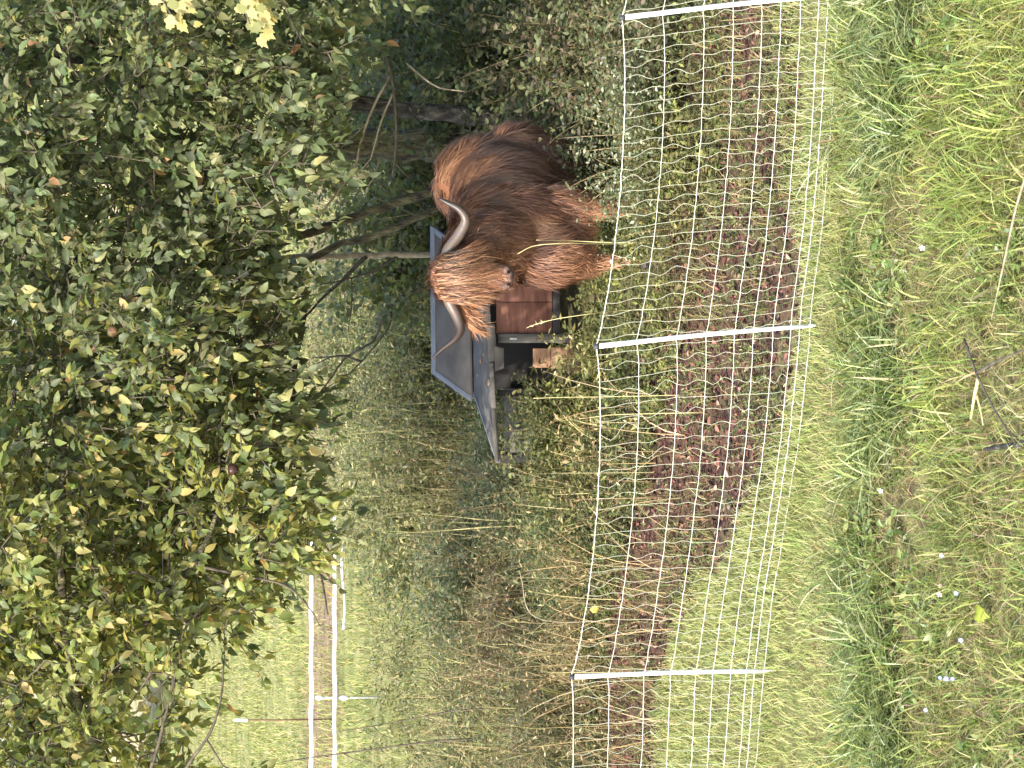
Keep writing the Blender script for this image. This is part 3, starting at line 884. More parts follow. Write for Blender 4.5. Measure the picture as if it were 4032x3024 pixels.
def PY(pts): return [Pu(y, V, Y) for (y, V, Y) in pts]
def tz(U, V, Y):
    p = P(U, V, Y); return (p.x, Y, float(terrain(p.x, Y)) - 0.03)

b1 = Vector(tz(3024 - 575, 2200, 15.6))
tA = Tree('multi_stem_tree', 'tree with a thick grey-brown trunk and leaning mossy stems behind the cow', b1, M_BARK)
tA.limb('trunk', [b1] + PY([(572, 1900, 15.6), (566, 1500, 15.6), (575, 1200, 15.55), (610, 900, 15.4), (650, 500, 15.2), (690, 100, 15.0), (700, -500, 14.9)]), .125, .06, 14, 40, flare=.05)
tA.limb('stem', [b1 + Vector((-.16, -.12, 0))] + PY([(700, 1850, 15.4), (752, 1690, 15.4), (835, 1450, 15.35), (905, 1250, 15.3), (1010, 950, 15.2), (1150, 600, 15.0), (1200, 100, 14.8)]), .038, .022, 10, 34)
tA.limb('stem', [b1 + Vector((-.24, .0, 0))] + PY([(780, 1800, 15.7), (842, 1680, 15.7), (945, 1420, 15.7), (990, 1280, 15.7), (1180, 1000, 15.6), (1450, 700, 15.4), (1600, 250, 15.2)]), .032, .018, 10, 34)
tA.limb('limb', PY([(600, 1000, 15.45), (450, 800, 14.9), (300, 500, 14.4), (150, 350, 14.0), (-100, 300, 13.8)]), .04, .015, 8)
tA.limb('limb', PY([(640, 600, 15.25), (800, 400, 14.6), (1000, 300, 14.1), (1250, 200, 13.8)]), .035, .012, 8)
tA.limb('limb', PY([(1010, 950, 15.2), (1150, 850, 14.6), (1350, 780, 14.1), (1550, 760, 13.8)]), .024, .01, 8)
b2 = Vector(tz(3024 - 490, 2200, 14.8))
tB = Tree('leaning_tree', 'slender dark trunk leaning away to the right of the thick trunk', b2, M_BARK_DARK)
tB.limb('trunk', [b2] + PY([(470, 1920, 14.8), (442, 1700, 14.8), (412, 1430, 14.75), (365, 1250, 14.7), (300, 1000, 14.6), (250, 700, 14.4), (220, 200, 14.2), (210, -400, 14.0)]), .062, .03, 12, 36, flare=.02)
tB.limb('limb', PY([(330, 1100, 14.65), (200, 1000, 14.3), (50, 950, 13.9), (-200, 930, 13.6)]), .024, .009, 8)
tB.limb('limb', PY([(260, 760, 14.4), (400, 560, 13.9), (520, 420, 13.6)]), .02, .008, 8)
# bare twiggy branch hanging in front of the trunks
tB.limb('branch', PY([(180, 1500, 14.2), (300, 1540, 14.1), (450, 1556, 14.05), (600, 1556, 14.0), (700, 1545, 14.0)]), .012, .006, 6, 14, False, M_TWIG)
tB.limb('branch', PY([(300, 1535, 14.1), (420, 1470, 14.1), (560, 1420, 14.1), (660, 1395, 14.1), (780, 1310, 14.1), (840, 1270, 14.1)]), .010, .007, 6, 16, False, M_TWIG_PALE)
tB.limb('branch', PY([(350, 1555, 14.08), (480, 1500, 14.1), (590, 1470, 14.1), (640, 1450, 14.1), (700, 1380, 14.1)]), .007, .004, 6, 14, False, M_TWIG_PALE)
tB.limb('branch', PY([(250, 1600, 14.2), (330, 1700, 14.1), (350, 1750, 14.1), (360, 1830, 14.1)]), .007, .004, 6, 10, False, M_TWIG_PALE)
tB.limb('branch', PY([(640, 1555, 14.02), (670, 1580, 14.0), (700, 1608, 14.0)]), .005, .003, 6, 8, False, M_TWIG)
for k in range(16):   # fine bare twigs tangled before the trunks
    y0_, v0_ = rng.uniform(330, 950), rng.uniform(1230, 1560); an = rng.uniform(0, 6.28); ln = rng.uniform(90, 230)
    tB.limb('twig', PY([(y0_, v0_, 14.15), (y0_ + ln * .5 * math.cos(an) + rng.normal(0, 14), v0_ + ln * .5 * math.sin(an), 14.1 + rng.normal(0, .1)), (y0_ + ln * math.cos(an), v0_ + ln * math.sin(an) + rng.normal(0, 20), 14.05 + rng.normal(0, .15))]), .0042, .002, 5, 9, False, [M_TWIG, M_TWIG_PALE][k % 2])
b3 = Vector(tz(3024 - 1015, 2200, 15.95))
tC = Tree('grey_sapling', 'thin pale grey sapling rising just above the coop roof', b3, M_TWIG_PALE)
tC.limb('trunk', [b3] + PY([(1003, 1700, 15.95), (1006, 1480, 15.95), (1012, 1300, 15.9), (1016, 1100, 15.85), (1080, 850, 15.6), (1200, 500, 15.2), (1300, 100, 14.9), (1350, -300, 14.8)]), .024, .014, 8, 36)
tC.limb('branch', PY([(1012, 1440, 15.93), (1060, 1390, 15.9), (1120, 1330, 15.8), (1160, 1280, 15.75), (1250, 1200, 15.5)]), .017, .008, 7, 14, True, M_TWIG)
tC.limb('branch', PY([(1008, 1570, 15.95), (1060, 1480, 15.9), (1095, 1385, 15.85), (1120, 1260, 15.8)]), .009, .005, 6, 14, False, M_TWIG)
tC.limb('branch', PY([(1095, 1385, 15.85), (1200, 1384, 15.8), (1310, 1370, 15.7)]), .006, .003, 6, 10, False, M_TWIG)
tC.limb('branch', PY([(1016, 1150, 15.87), (1150, 1195, 15.4), (1290, 1190, 15.0), (1420, 1165, 14.7), (1600, 1150, 14.5), (1800, 1165, 14.4), (1950, 1205, 14.3), (2100, 1235, 14.2), (2250, 1262, 14.1), (2420, 1290, 14.0)]), .022, .005, 8, 40, True, M_TWIG)
tC.limb('branch', PY([(2080, 1232, 14.2), (2160, 1290, 14.1), (2240, 1345, 14.0)]), .006, .003, 6, 8, False, M_TWIG)
b4 = Vector(tz(-420, 2600, 13.6))
tD = Tree('overhanging_tree', 'tree whose yellowing leafy boughs hang into view over the white tapes', b4, M_BARK)
UYc = lambda pts: [P(U, V, Y) for (U, V, Y) in pts]
tD.limb('trunk', [b4] + UYc([(-420, 1800, 13.6), (-400, 1000, 13.6), (-330, 400, 13.6), (-300, -300, 13.6)]), .11, .06, 12, 26, flare=.04)
tD.limb('limb', UYc([(-390, 800, 13.6), (-100, 480, 13.4), (300, 300, 13.3), (800, 240, 13.2), (1400, 260, 13.2)]), .05, .014, 8, 30)
tD.limb('limb', UYc([(-360, 600, 13.6), (100, 150, 13.9), (600, -50, 14.1), (1300, -100, 14.2), (2000, -80, 14.2)]), .045, .012, 8, 30)
tD.limb('limb', UYc([(200, 330, 13.3), (560, 560, 13.1), (800, 760, 13.0), (1050, 860, 13.0), (1400, 850, 13.2)]), .024, .008, 8, 24)
tD.limb('branch', UYc([(-380, 640, 13.5), (-100, 690, 13.2), (10, 740, 13.0), (150, 832, 12.9), (300, 872, 12.9), (420, 880, 12.9)]), .014, .004, 6, 24, True, M_TWIG)
tD.limb('branch', UYc([(-380, 520, 13.5), (-100, 570, 13.2), (100, 625, 13.0), (200, 650, 12.95), (450, 708, 12.9), (540, 726, 12.9), (640, 800, 12.9)]), .013, .005, 6, 24, True, M_TWIG)
tD.limb('branch', UYc([(450, 708, 12.9), (370, 672, 12.9), (250, 560, 12.9), (180, 500, 12.9)]), .006, .003, 6, 10, False, M_TWIG)
tD.limb('branch', UYc([(800, 760, 13.0), (760, 950, 12.9), (720, 1120, 12.85), (640, 1210, 12.8), (560, 1260, 12.8)]), .010, .003, 6, 16, True, M_TWIG)
trees = [tA, tB, tC, tD]

# crown density over the view, and where the sprays go
EU = [-2500, 0, 380, 520, 600, 700, 800, 1000, 1300, 1600, 2000, 2200, 2400, 2600, 2800, 3024, 5000]
EV = [330, 350, 380, 440, 900, 1160, 1250, 1260, 1180, 1150, 1080, 1200, 1260, 1250, 1400, 1480, 1500]
cand = 26000
Uc = rng.uniform(-750, 3750, cand); Vc = rng.uniform(-650, 1560, cand)
edge = np.interp(Uc, EU, EV) + 170 * (vnoise(Uc / 130, Vc / 130, 21) - .5)
dens = np.where(Vc < edge, 1.0, 0.0)
dens = np.where((Uc < 700) & (Vc >= edge) & (Vc < 1060 - .22 * Uc), 0.36, dens)
dens *= np.where(vnoise(Uc / 170, Vc / 170, 22) < .20, 0.5, 1.0)
dens *= np.where((np.abs(Uc - 200) < 270) & (Vc > 760) & (Vc < 1100), 0.0, 1.0)
dens *= np.where(Vc < -200, 0.30, 1.0) * np.where(Uc > 3150, 0.5, 1.0) * np.where(Uc < -150, .28, 1.0)
dens *= np.where(Uc > 2500, 0.85, 1.0)
sel = rng.random(cand) < dens * 0.32
Uc, Vc = Uc[sel], Vc[sel]
Yc = 12.85 + 2.4 * rng.random(len(Uc)) ** 1.35 + .25 * np.sin(Uc / 210) * np.cos(Vc / 190)
cen = np.array([list(P(u, v, y)) for u, v, y in zip(Uc, Vc, Yc)])
nodes = np.concatenate([np.array(t.nodes) for t in trees]); own = np.concatenate([np.full(len(t.nodes), i) for i, t in enumerate(trees)])
d2 = np.array([((nodes - c) ** 2).sum(1).min() for c in cen])
cap_n = len(nodes) + 2 * len(cen)
NB = np.zeros((cap_n, 3)); OB = np.zeros(cap_n, int); NB[:len(nodes)] = nodes; OB[:len(nodes)] = own; cnt = len(nodes)
leaf_sets = [dict(pos=[], ax=[], nm=[], L=[], u=[], lit=[]) for _ in trees]
for idx in np.argsort(d2):
    c = cen[idx]
    dd = ((NB[:cnt] - c) ** 2).sum(1); j = int(dd.argmin()); a = NB[j]; ow = OB[j]; dist = math.sqrt(dd[j])
    mid = (a + c) / 2 + np.array([0, 0, 0.10 * dist]) + rng.normal(0, .03, 3)
    out = norm((c - a)[None])[0] * .6 + np.array([0, 0, -.25]) + rng.normal(0, .35, 3)
    out = out / np.linalg.norm(out)
    tip = c + out * rng.uniform(.18, .34)
    tw = np.array([a, mid, c, tip]) if dist > .12 else np.array([a, c, tip])
    trees[ow].twig(tw, np.linspace(.0065, .0018, len(tw)))
    NB[cnt] = mid; OB[cnt] = ow; NB[cnt + 1] = c; OB[cnt + 1] = ow; cnt += 2
    nl = rng.integers(13, 20)
    t = rng.uniform(-.35, 1.0, nl)
    pos = np.where(t[:, None] > 0, c + (tip - c) * t[:, None], c + (c - mid) * t[:, None]) + rng.normal(0, .022, (nl, 3))
    bn = np.array([0, -.35, .8]) + rng.normal(0, .45, 3); sd = np.cross(out, bn); sd /= np.linalg.norm(sd) + 1e-6
    sg = np.where(rng.random(nl) < .5, -1, 1)[:, None]
    ax = out[None] * .65 + sg * sd[None] * rng.uniform(.3, 1.1, (nl, 1)) + rng.normal(0, .28, (nl, 3)); ax[:, 2] -= .25
    nm = bn[None] + rng.normal(0, .38, (nl, 3))
    S = leaf_sets[ow]
    S['pos'].append(pos); S['ax'].append(ax); S['nm'].append(nm); S['L'].append(rng.uniform(.042, .10, nl)); S['u'].append(np.full(nl, Uc[idx]))
PAL_R = [((.13, .155, .072), 4), ((.165, .19, .088), 4), ((.10, .125, .062), 3), ((.22, .24, .105), 1.6), ((.28, .28, .12), .6), ((.42, .26, .12), .09)]
PAL_L = [((.165, .19, .062), 3), ((.23, .245, .075), 4), ((.12, .145, .055), 2.5), ((.28, .275, .085), 2), ((.38, .34, .13), .8), ((.44, .28, .12), .12)]
LEAF_ME = []
for k in range(10):
    tv = LEAF_V.copy(); tv[:, 2] += rng.normal(0, .03, len(tv)); tv[:, 0] *= rng.uniform(.85, 1.1)
    LEAF_ME.append(tv)
def leaf_mesh_variants(pal, key, n=12):
    res = []
    for k in range(n):
        tv = LEAF_ME[k % 10]
        v = tv * np.array([0.55, 1, 1])
        me = mesh_np('leaf_' + key, v, LEAF_F, np.repeat(pick(pal, 1), len(tv), 0))
        me.materials.append(M_LEAF); res.append(me)
    return res
for ti_, (t, S) in enumerate(zip(trees, leaf_sets)):
    tw = link('twigs', mesh_np('twigs', np.concatenate(t.tw_v) - t.loc, np.concatenate(t.tw_f)), M_TWIG, t.root); tag(tw, kind='stuff')
    pos = np.concatenate(S['pos']); ax = norm(np.concatenate(S['ax'])); nm = np.concatenate(S['nm']); L_ = np.concatenate(S['L']); u = np.concatenate(S['u'])
    n = len(pos)
    cr, cl = pick(PAL_R, n), pick(PAL_L, n)
    k_ = np.clip((1700 - u) / 900 + rng.normal(0, .25, n), 0, 1)[:, None]
    col = np.where(rng.random((n, 1)) < k_, cl, cr)
    pu, pv = pixel_of(pos)
    inview = (pu > 0) & (pu < 3024) & (pv > 0) & (pv < 1700)
    order = np.argsort(np.where(inview, pos[:, 1] / L_, 1e9))
    solo = order[:300]
    rest = np.ones(n, bool); rest[solo] = False
    sp = Soup()
    for k in range(10):
        m_ = np.where(rest & (np.arange(n) % 10 == k))[0]
        sp.add(*scatter(LEAF_ME[k], LEAF_F, pos[m_] - t.loc, ax[m_], nm[m_], L_[m_], L_[m_] * rng.uniform(.5, .68, len(m_)), col[m_]))
    crown = sp.build('crown', M_LEAF, t.root); tag(crown, kind='stuff')
    vars_ = leaf_mesh_variants(PAL_L if ti_ == 3 else PAL_R, t.root.name)
    for q, i in enumerate(solo):
        o = bpy.data.objects.new('leaf', vars_[q % 12]); COL.objects.link(o); o.parent = t.root
        a_ = Vector(ax[i]); x_ = a_.cross(Vector(nm[i])).normalized(); n_ = x_.cross(a_)
        M4 = Matrix((( x_.x, a_.x, n_.x, 0), (x_.y, a_.y, n_.y, 0), (x_.z, a_.z, n_.z, 0), (0, 0, 0, 1)))
        s_ = float(L_[i])
        o.matrix_local = Matrix.Translation(Vector(pos[i] - t.loc)) @ M4 @ Matrix.Diagonal((s_, s_, s_, 1))

# bright lobed leaves of another tree reaching in at the upper right
b5 = Vector(tz(3900, 2600, 12.4))
tE = Tree('lobed_leaf_tree', 'tree at the edge showing only pale sunlit lobed leaf sprays', b5, M_BARK)
tE.limb('trunk', [b5] + UYc([(3880, 1500, 12.4), (3850, 800, 12.4), (3800, 200, 12.4)]), .08, .05, 10, 16)
tE.limb('branch', UYc([(3860, 800, 12.4), (3500, 560, 12.2), (3200, 580, 12.0), (3010, 650, 11.95), (2950, 690, 11.9)]), .014, .004, 6, 16, mat=M_TWIG)
tE.limb('branch', UYc([(3860, 1000, 12.4), (3500, 880, 12.2), (3250, 880, 12.0), (3060, 930, 11.95), (2930, 985, 11.9)]), .014, .004, 6, 16, mat=M_TWIG)
lob = []
for (r, a) in ((0, 0), (.30, 140), (.42, 112), (.38, 98), (.52, 72), (.44, 60), (.60, 36), (.52, 22), (.84, 0)):
    lob.append((r * math.sin(math.radians(a)), .12 + r * math.cos(math.radians(a))))
lob = [(0, 0)] + lob[1:]
right_ = [(x, y) for x, y in lob[1:-1]]; left_ = [(-x, y) for x, y in right_[::-1]]
outl = [(0, 0)] + right_ + [lob[-1]] + left_
LOB_V = np.array([[0, .35, 0]] + [[x, y, .10 * abs(x) - .12 * y * y] for x, y in outl]); nO = len(outl)
LOB_F = np.array([[0, 1 + i, 1 + (i + 1) % nO] for i in range(nO)])
lobe_me = []
for k in range(5):
    me = mesh_np('lobed_leaf', LOB_V, LOB_F, np.repeat(pick([((.36, .34, .14), 2), ((.30, .30, .12), 2), ((.42, .36, .15), 1)], 1), len(LOB_V), 0)); me.materials.append(M_LEAF); lobe_me.append(me)
for (U0, V0, U1, V1, n) in ((2925, 715, 3120, 650, 30), (2905, 1010, 3130, 960, 52), (3090, 800, 3300, 740, 24)):
    for k in range(n):
        t = rng.random()
        c = P(U0 + (U1 - U0) * t + rng.normal(0, 22), V0 + (V1 - V0) * t + rng.normal(0, 36), 11.9 + rng.normal(0, .1))
        a_ = Vector((-.6 + rng.normal(0, .4), -.3 + rng.normal(0, .3), -.7 + rng.normal(0, .3))).normalized()
        nm_ = Vector((-.5 + rng.normal(0, .3), -.7, .6 + rng.normal(0, .3)))
        x_ = a_.cross(nm_).normalized(); n_ = x_.cross(a_)
        s_ = rng.uniform(.05, .085)
        o = bpy.data.objects.new('leaf', lobe_me[k % 5]); COL.objects.link(o); o.parent = tE.root
        o.matrix_local = Matrix.Translation(c - b5) @ Matrix(((x_.x, a_.x, n_.x, 0), (x_.y, a_.y, n_.y, 0), (x_.z, a_.z, n_.z, 0), (0, 0, 0, 1))) @ Matrix.Diagonal((s_, s_, s_, 1))
# two apples
M_APPLE = noise_mat('apple_skin', [(.36, .32, .12), (.34, .24, .11), (.24, .10, .075)], 14, .35, 0, spec=.5)
M_APPLE_D = noise_mat('dark_apple_skin', [(.02, .010, .010), (.045, .02, .015)], 14, .4, 0, spec=.25)
def apple(U, V, Y, r, label, mat):
    c = P(U, V, Y)
    root = empty('apple', c); tag(root, label, 'apple', 'apples hanging in the leaves')
    prof = [(0, -.82), (.28, -.92), (.6, -.80), (.88, -.40), (1.0, .05), (.92, .5), (.65, .82), (.35, .86), (.12, .72), (0, .62)]
    vv, ff = [], []; ns = 16
    for (pr, pz) in prof:
        for a in range(ns): vv.append((pr * r * math.cos(2 * math.pi * a / ns), pr * r * math.sin(2 * math.pi * a / ns), pz * r))
    for i in range(len(prof) - 1):
        for a in range(ns):
            ff.append([i * ns + a, i * ns + (a + 1) % ns, (i + 1) * ns + (a + 1) % ns, (i + 1) * ns + a])
    link('flesh', mesh_np('flesh', vv, ff, smooth=True), mat, root)
    v, f = tube_np([(0, 0, .6 * r), (.1 * r, 0, 1.1 * r), (.3 * r, 0, 1.7 * r)], .0022, 6)
    link('stalk', mesh_np('stalk', v, f), M_TWIG, root)
apple(3024 - 1305, 442, 12.95, .032, 'small pale yellow and pink apple hanging high in the leaves', M_APPLE)
apple(3024 - 1848, 918, 12.8, .034, 'dark glossy red apple half hidden among shaded leaves', M_APPLE_D)
# ------------------------------------------------------------------ far tree line
n = 26000
tx = rng.uniform(-45, 45, n); ty = rng.uniform(56, 66, n)
tz_ = rng.random(n) ** .8 * (5.5 + 4 * vnoise(tx / 5, ty * 0 + 1, 31))
sp = Soup()
ax = rng.normal(0, 1, (n, 3)); nm = rng.normal(0, 1, (n, 3)); nm[:, 2] += .6
sp.add(*scatter(LEAF_V, LEAF_F, np.stack([tx, ty, tz_], 1), ax, nm, rng.uniform(.3, .7, n), rng.uniform(.25, .5, n), pick([((.26, .28, .10), 3), ((.34, .32, .13), 3), ((.38, .29, .17), 1.5), ((.17, .19, .08), 1.5)], n)))
tl_ = sp.build('tree_line', M_LEAF); tag(tl_, 'distant wooded edge of the field seen through gaps', kind='stuff')

# ------------------------------------------------------------------ grass and weeds
def patch_tint(x, y, seed):
    a = vnoise(x * .9, y * .9, seed); b = vnoise(x * 1.4, y * 1.4, seed + 1)
    t = np.ones((len(x), 3))
    k1 = np.clip((a - .5) * 3, 0, 1)[:, None]; k2 = np.clip((b - .55) * 3, 0, 1)[:, None]; k3 = np.clip((.42 - a) * 3, 0, 1)[:, None]
    t = t * (1 - k1) + k1 * np.array([1.25, 1.22, .98]); t = t * (1 - k2) + k2 * np.array([1.05, .92, .90]); t = t * (1 - k3) + k3 * np.array([.85, 1.0, .88])
    return t * rng.uniform(.8, 1.2, (len(x), 1))
def weeds_soup(x, y, h, stem_w, lean, leaf_n, leaf_L, leaf_ratio, stem_pal, leaf_pal, t0=.2, narrow=True, droop=.3, tint=None):
    n = len(x); s = Soup()
    if tint is None: tint = np.ones((n, 3))
    base = on_ground(x, y); ang = rng.uniform(0, 2 * np.pi, n)
    s.add(*blades(base, h, stem_w, ang, lean, pick(stem_pal, n) * tint, 4))
    if leaf_n:
        i = np.repeat(np.arange(n), leaf_n); m = len(i)
        t = t0 + (1 - t0) * rng.random(m) ** .8
        p = blade_point(base[i], h[i], ang[i], lean[i], t)
        ax = rng.normal(0, 1, (m, 3)); ax[:, 2] = rng.normal(.35, .45, m) - droop * .3
        nm = rng.normal(0, .5, (m, 3)); nm[:, 2] += .9
        L_ = leaf_L * rng.uniform(.6, 1.3, m)
        tv, tf = (NARROW_V, NARROW_F) if narrow else (LEAF_V, LEAF_F)
        s.add(*scatter(tv, tf, p, ax, nm, L_, L_ * leaf_ratio, pick(leaf_pal, m) * tint[i]))
    return s
GREEN = [((.13, .15, .05), 3), ((.19, .20, .07), 3), ((.09, .115, .04), 2), ((.30, .28, .12), 1)]
OLIVE = [((.125, .13, .062), 3), ((.18, .175, .085), 3), ((.075, .085, .04), 2.5), ((.30, .265, .15), 1.1)]
TAN = [((.33, .26, .13), 3), ((.23, .165, .085), 3), ((.42, .35, .19), 1.5), ((.14, .10, .055), 1.5)]
DARKG = [((.075, .09, .042), 3), ((.11, .12, .055), 3), ((.15, .13, .075), 2), ((.055, .05, .032), 1)]

# rank weeds left of the coop and behind it
x, y = sample_frustum(14000, 12.4, 24, .9)
lp = x / y
ok = ((lp < .03) & (y - yo(x) > 12.0)) | ((y > 15.6) & (lp < .13))
ok &= ~((x > bx0 - .12) & (x < bx1 + .1) & (y > 14.30) & (y < 15.5))
dens = vnoise(x * 1.3, y * .9, 40)
ok &= rng.random(len(x)) < (.35 + .8 * dens) * np.clip((24.5 - y) / 6, .08, 1)
x, y = x[ok], y[ok]; n = len(x)
h = (.16 + .38 * vnoise(x * 1.1 + 4, y * .8, 41) + .12 * rng.random(n)) * np.where(y < 14, .8, 1)
h *= np.clip((24 - y) / 6.5, .35, 1)
s_ = weeds_soup(x, y, h, np.full(n, .006), rng.uniform(.1, .75, n), 8, .055, .36, OLIVE, OLIVE, tint=patch_tint(x, y, 81))
w1x = 1
w1 = s_.build('weeds', M_WEED); tag(w1, 'rank olive weeds growing left of the coop', kind='stuff')
# tall sunlit growth that hides the tapes further along
x, y = sample_frustum(5200, 17.6, 21.5, .9)
u_ = 1512 + F * x / y
ok = (u_ > 760) & (rng.random(len(x)) < .35 + .9 * vnoise(x * 1.2, y, 91)); x, y, u_ = x[ok], y[ok], u_[ok]; n = len(x)
h = np.clip((u_ - 640) / 420, .3, 1) * rng.uniform(.75, 1.5, n) * (.8 + .5 * vnoise(x * 1.3, y * 1.3, 92))
BRIGHT = [((.17, .18, .085), 3), ((.23, .23, .11), 3), ((.11, .125, .06), 2.5), ((.34, .31, .17), 1.4), ((.20, .155, .10), 1)]
s_ = weeds_soup(x, y, h, np.full(n, .007), rng.uniform(.1, .5, n), 18, .055, .30, BRIGHT, BRIGHT, .15, tint=patch_tint(x, y, 93))
w5 = s_.build('tall_weeds', M_WEED); tag(w5, 'tall sunlit yellow-olive weeds behind the coop hiding the tapes', kind='stuff')
# long fine grass at the far edge of the weeds
x, y = sample_frustum(22000, 12.6, 19.5, .9); u_ = 1512 + F * x / y
ok = (u_ < 1400) & (y - yo(x) > 12.0) & ~((x > bx0 - .1) & (y > 14.2) & (y < 15.6)) & (rng.random(len(x)) < np.clip((900 - u_) / 700, .28, 1) * (.3 + vnoise(x * 1.5, y * 1.5, 97))); x, y = x[ok], y[ok]; n = len(x)
sp = Soup(); sp.add(*blades(on_ground(x, y), rng.uniform(.2, .62, n), rng.uniform(.005, .010, n), rng.normal(.3, 1.6, n), rng.uniform(.1, .9, n), pick(OLIVE + [((.40, .38, .16), 3)], n), 4))
g7 = sp.build('long_grass', M_GRASS); tag(g7, 'long fine olive grass among the weeds below the tapes', kind='stuff')
# dry tan stems through them
x, y = sample_frustum(4600, 12.2, 18.5, .9)
ok = (x / y < -.005) & (rng.random(len(x)) < .2 + vnoise(x * .9, y * .9, 44))
ok &= ~((x > bx0 - .05) & (y > 14.30) & (y < 15.5))
x, y = x[ok], y[ok]; n = len(x)
s_ = weeds_soup(x, y, rng.uniform(.3, .8, n), np.full(n, .006), rng.uniform(.05, .9, n), 5, .035, .3, TAN, TAN, .4)
w2 = s_.build('dry_stems', M_WEED); tag(w2, 'dry tan weed stems standing among the olive weeds', kind='stuff')
# weeds in front of the coop and about the cow's legs
x, y = sample_frustum(11000, 11.2, 14.28, .9)
ok = rng.random(len(x)) < .25 + .7 * vnoise(x * 1.6, y * 1.6, 47)
cowd = np.hypot(x - cow.location.x - .1, (y - 13.25) * .8)
ok &= (y - yo(x) > 11.35)
x, y = x[ok], y[ok]; n = len(x)
h = (.10 + .26 * vnoise(x * 1.5, y * 1.5, 48) + .08 * rng.random(n)) * np.clip((y - yo(x) - 11.1) / .9, .25, 1)
h = np.where(cowd[ok] < .85, np.minimum(h, .30), h)
hole = (x > P(1500, 2100, 14).x) & (x < P(1860, 2100, 14).x) & (y > 12.3); h[hole] *= .42
s_ = weeds_soup(x, y, h, np.full(n, .005), rng.uniform(.1, .8, n), 13, .038, .40, DARKG, DARKG + GREEN[:3], tint=patch_tint(x, y, 83))
w3 = s_.build('weeds', M_WEED); tag(w3, 'dark green weeds about the legs of the cow', kind='stuff')
# sparse low growth and litter on the soil strip
x, y = sample_frustum(15000, 10.35, 14.6, .9)
ok = (y - yg(x) > 10.3) & (y - yo(x) < 11.9) & (rng.random(len(x)) < .10 + .5 * (vnoise(x * 2, y * 2, 51) > .58))
x, y = x[ok], y[ok]; n = len(x)
s_ = weeds_soup(x, y, rng.uniform(.03, .16, n), np.full(n, .005), rng.uniform(.2, 1, n), 8, .026, .4, DARKG + GREEN, DARKG + GREEN)
w4 = s_.build('seedlings', M_WEED); tag(w4, 'sparse low weeds on the bare soil just behind the net', kind='stuff')
x, y = sample_frustum(30000, 10.3, 14.6, .9); ok = (y - yg(x) > 10.25) & (y - yo(x) < 12.2); x, y = x[ok], y[ok]; n = len(x)
pp = on_ground(x, y, .004); nm = rng.normal(0, .55, (n, 3)); nm[:, 2] += 1; axx = rng.normal(0, 1, (n, 3)); axx[:, 2] *= .4
sp = Soup(); sp.add(*scatter(LEAF_V, LEAF_F, pp, axx, nm, rng.uniform(.015, .055, n), rng.uniform(.008, .03, n), pick([((.12, .055, .044), 3), ((.055, .031, .026), 3), ((.18, .085, .064), 1.8), ((.28, .21, .15), .8)], n, .3)))
lt = sp.build('leaf_litter', M_LITTER); tag(lt, 'reddish-brown dead leaves on the soil behind the net', kind='stuff')

# foreground grass: short pale strip along the net
FINE = [((.30, .32, .12), 3), ((.24, .28, .095), 3), ((.40, .37, .18), 2), ((.17, .21, .07), 1.5)]
COARSE = [((.18, .22, .075), 3), ((.26, .29, .105), 3), ((.10, .135, .05), 2.5), ((.42, .45, .25), 2)]
MEADOW = [((.22, .26, .075), 3), ((.30, .32, .11), 3), ((.14, .18, .055), 2.5), ((.40, .37, .19), 1.3), ((.22, .16, .10), .8)]
VIVID = [((.24, .29, .075), 3), ((.32, .35, .10), 3), ((.16, .21, .06), 2), ((.42, .42, .18), .8)]
x, y = sample_frustum(105000, 9.25, 12.8, 1.4)
line = np.interp(x, [bases[0].x, bases[1].x, bases[2].x, bases[3].x, bases[4].x], [b.y for b in bases])
ok = (y < np.maximum(line + .16, 10.40 + yg(x)) + .6 * (vnoise(x * 2, y * 2, 60) - .5)) & (rng.random(len(x)) < .35 + .9 * vnoise(x * 2.3, y * 2.3, 61))
x, y = x[ok], y[ok]; n = len(x); line = line[ok]
h = rng.uniform(.035, .10, n) * (.7 + .6 * vnoise(x * 3, y * 3, 62)) + .05 * (np.abs(y - line) < .12) * rng.random(n)
sp = Soup(); sp.add(*blades(on_ground(x, y), h, rng.uniform(.004, .007, n), rng.normal(1.2, 1.4, n), rng.uniform(.2, 1.1, n), pick(FINE, n)))
g1 = sp.build('short_grass', M_GRASS); tag(g1, 'short pale grass strip along the foot of the net', kind='stuff')
# whole foreground meadow
x, y = sample_frustum(56000, 7.0, 9.75, 1.5)
patch = vnoise(x * 1.7, y * 1.7, 64)
ok = rng.random(len(x)) < np.where((y > 8.72) & (y < 9.36), .03 + .38 * patch, .30 + .75 * patch)
x, y = x[ok], y[ok]; n = len(x); patch = patch[ok]
viv = ((x > .55) & (y < 8.9)) | (vnoise(x * 1.1, y * 1.4, 66) > .74)
col = np.where((viv & (rng.random(n) < .7))[:, None], pick(VIVID, n), pick(MEADOW, n))
h = rng.uniform(.06, .19, n) * (.55 + .9 * vnoise(x * 2.5, y * 2.5, 67))
sp = Soup(); sp.add(*blades(on_ground(x, y), h, rng.uniform(.005, .011, n), rng.normal(-2.2, 1.5, n), rng.uniform(.2, 1.2, n), col))
g2 = sp.build('meadow_grass', M_GRASS); tag(g2, 'yellow-green meadow grass covering the foreground', kind='stuff')
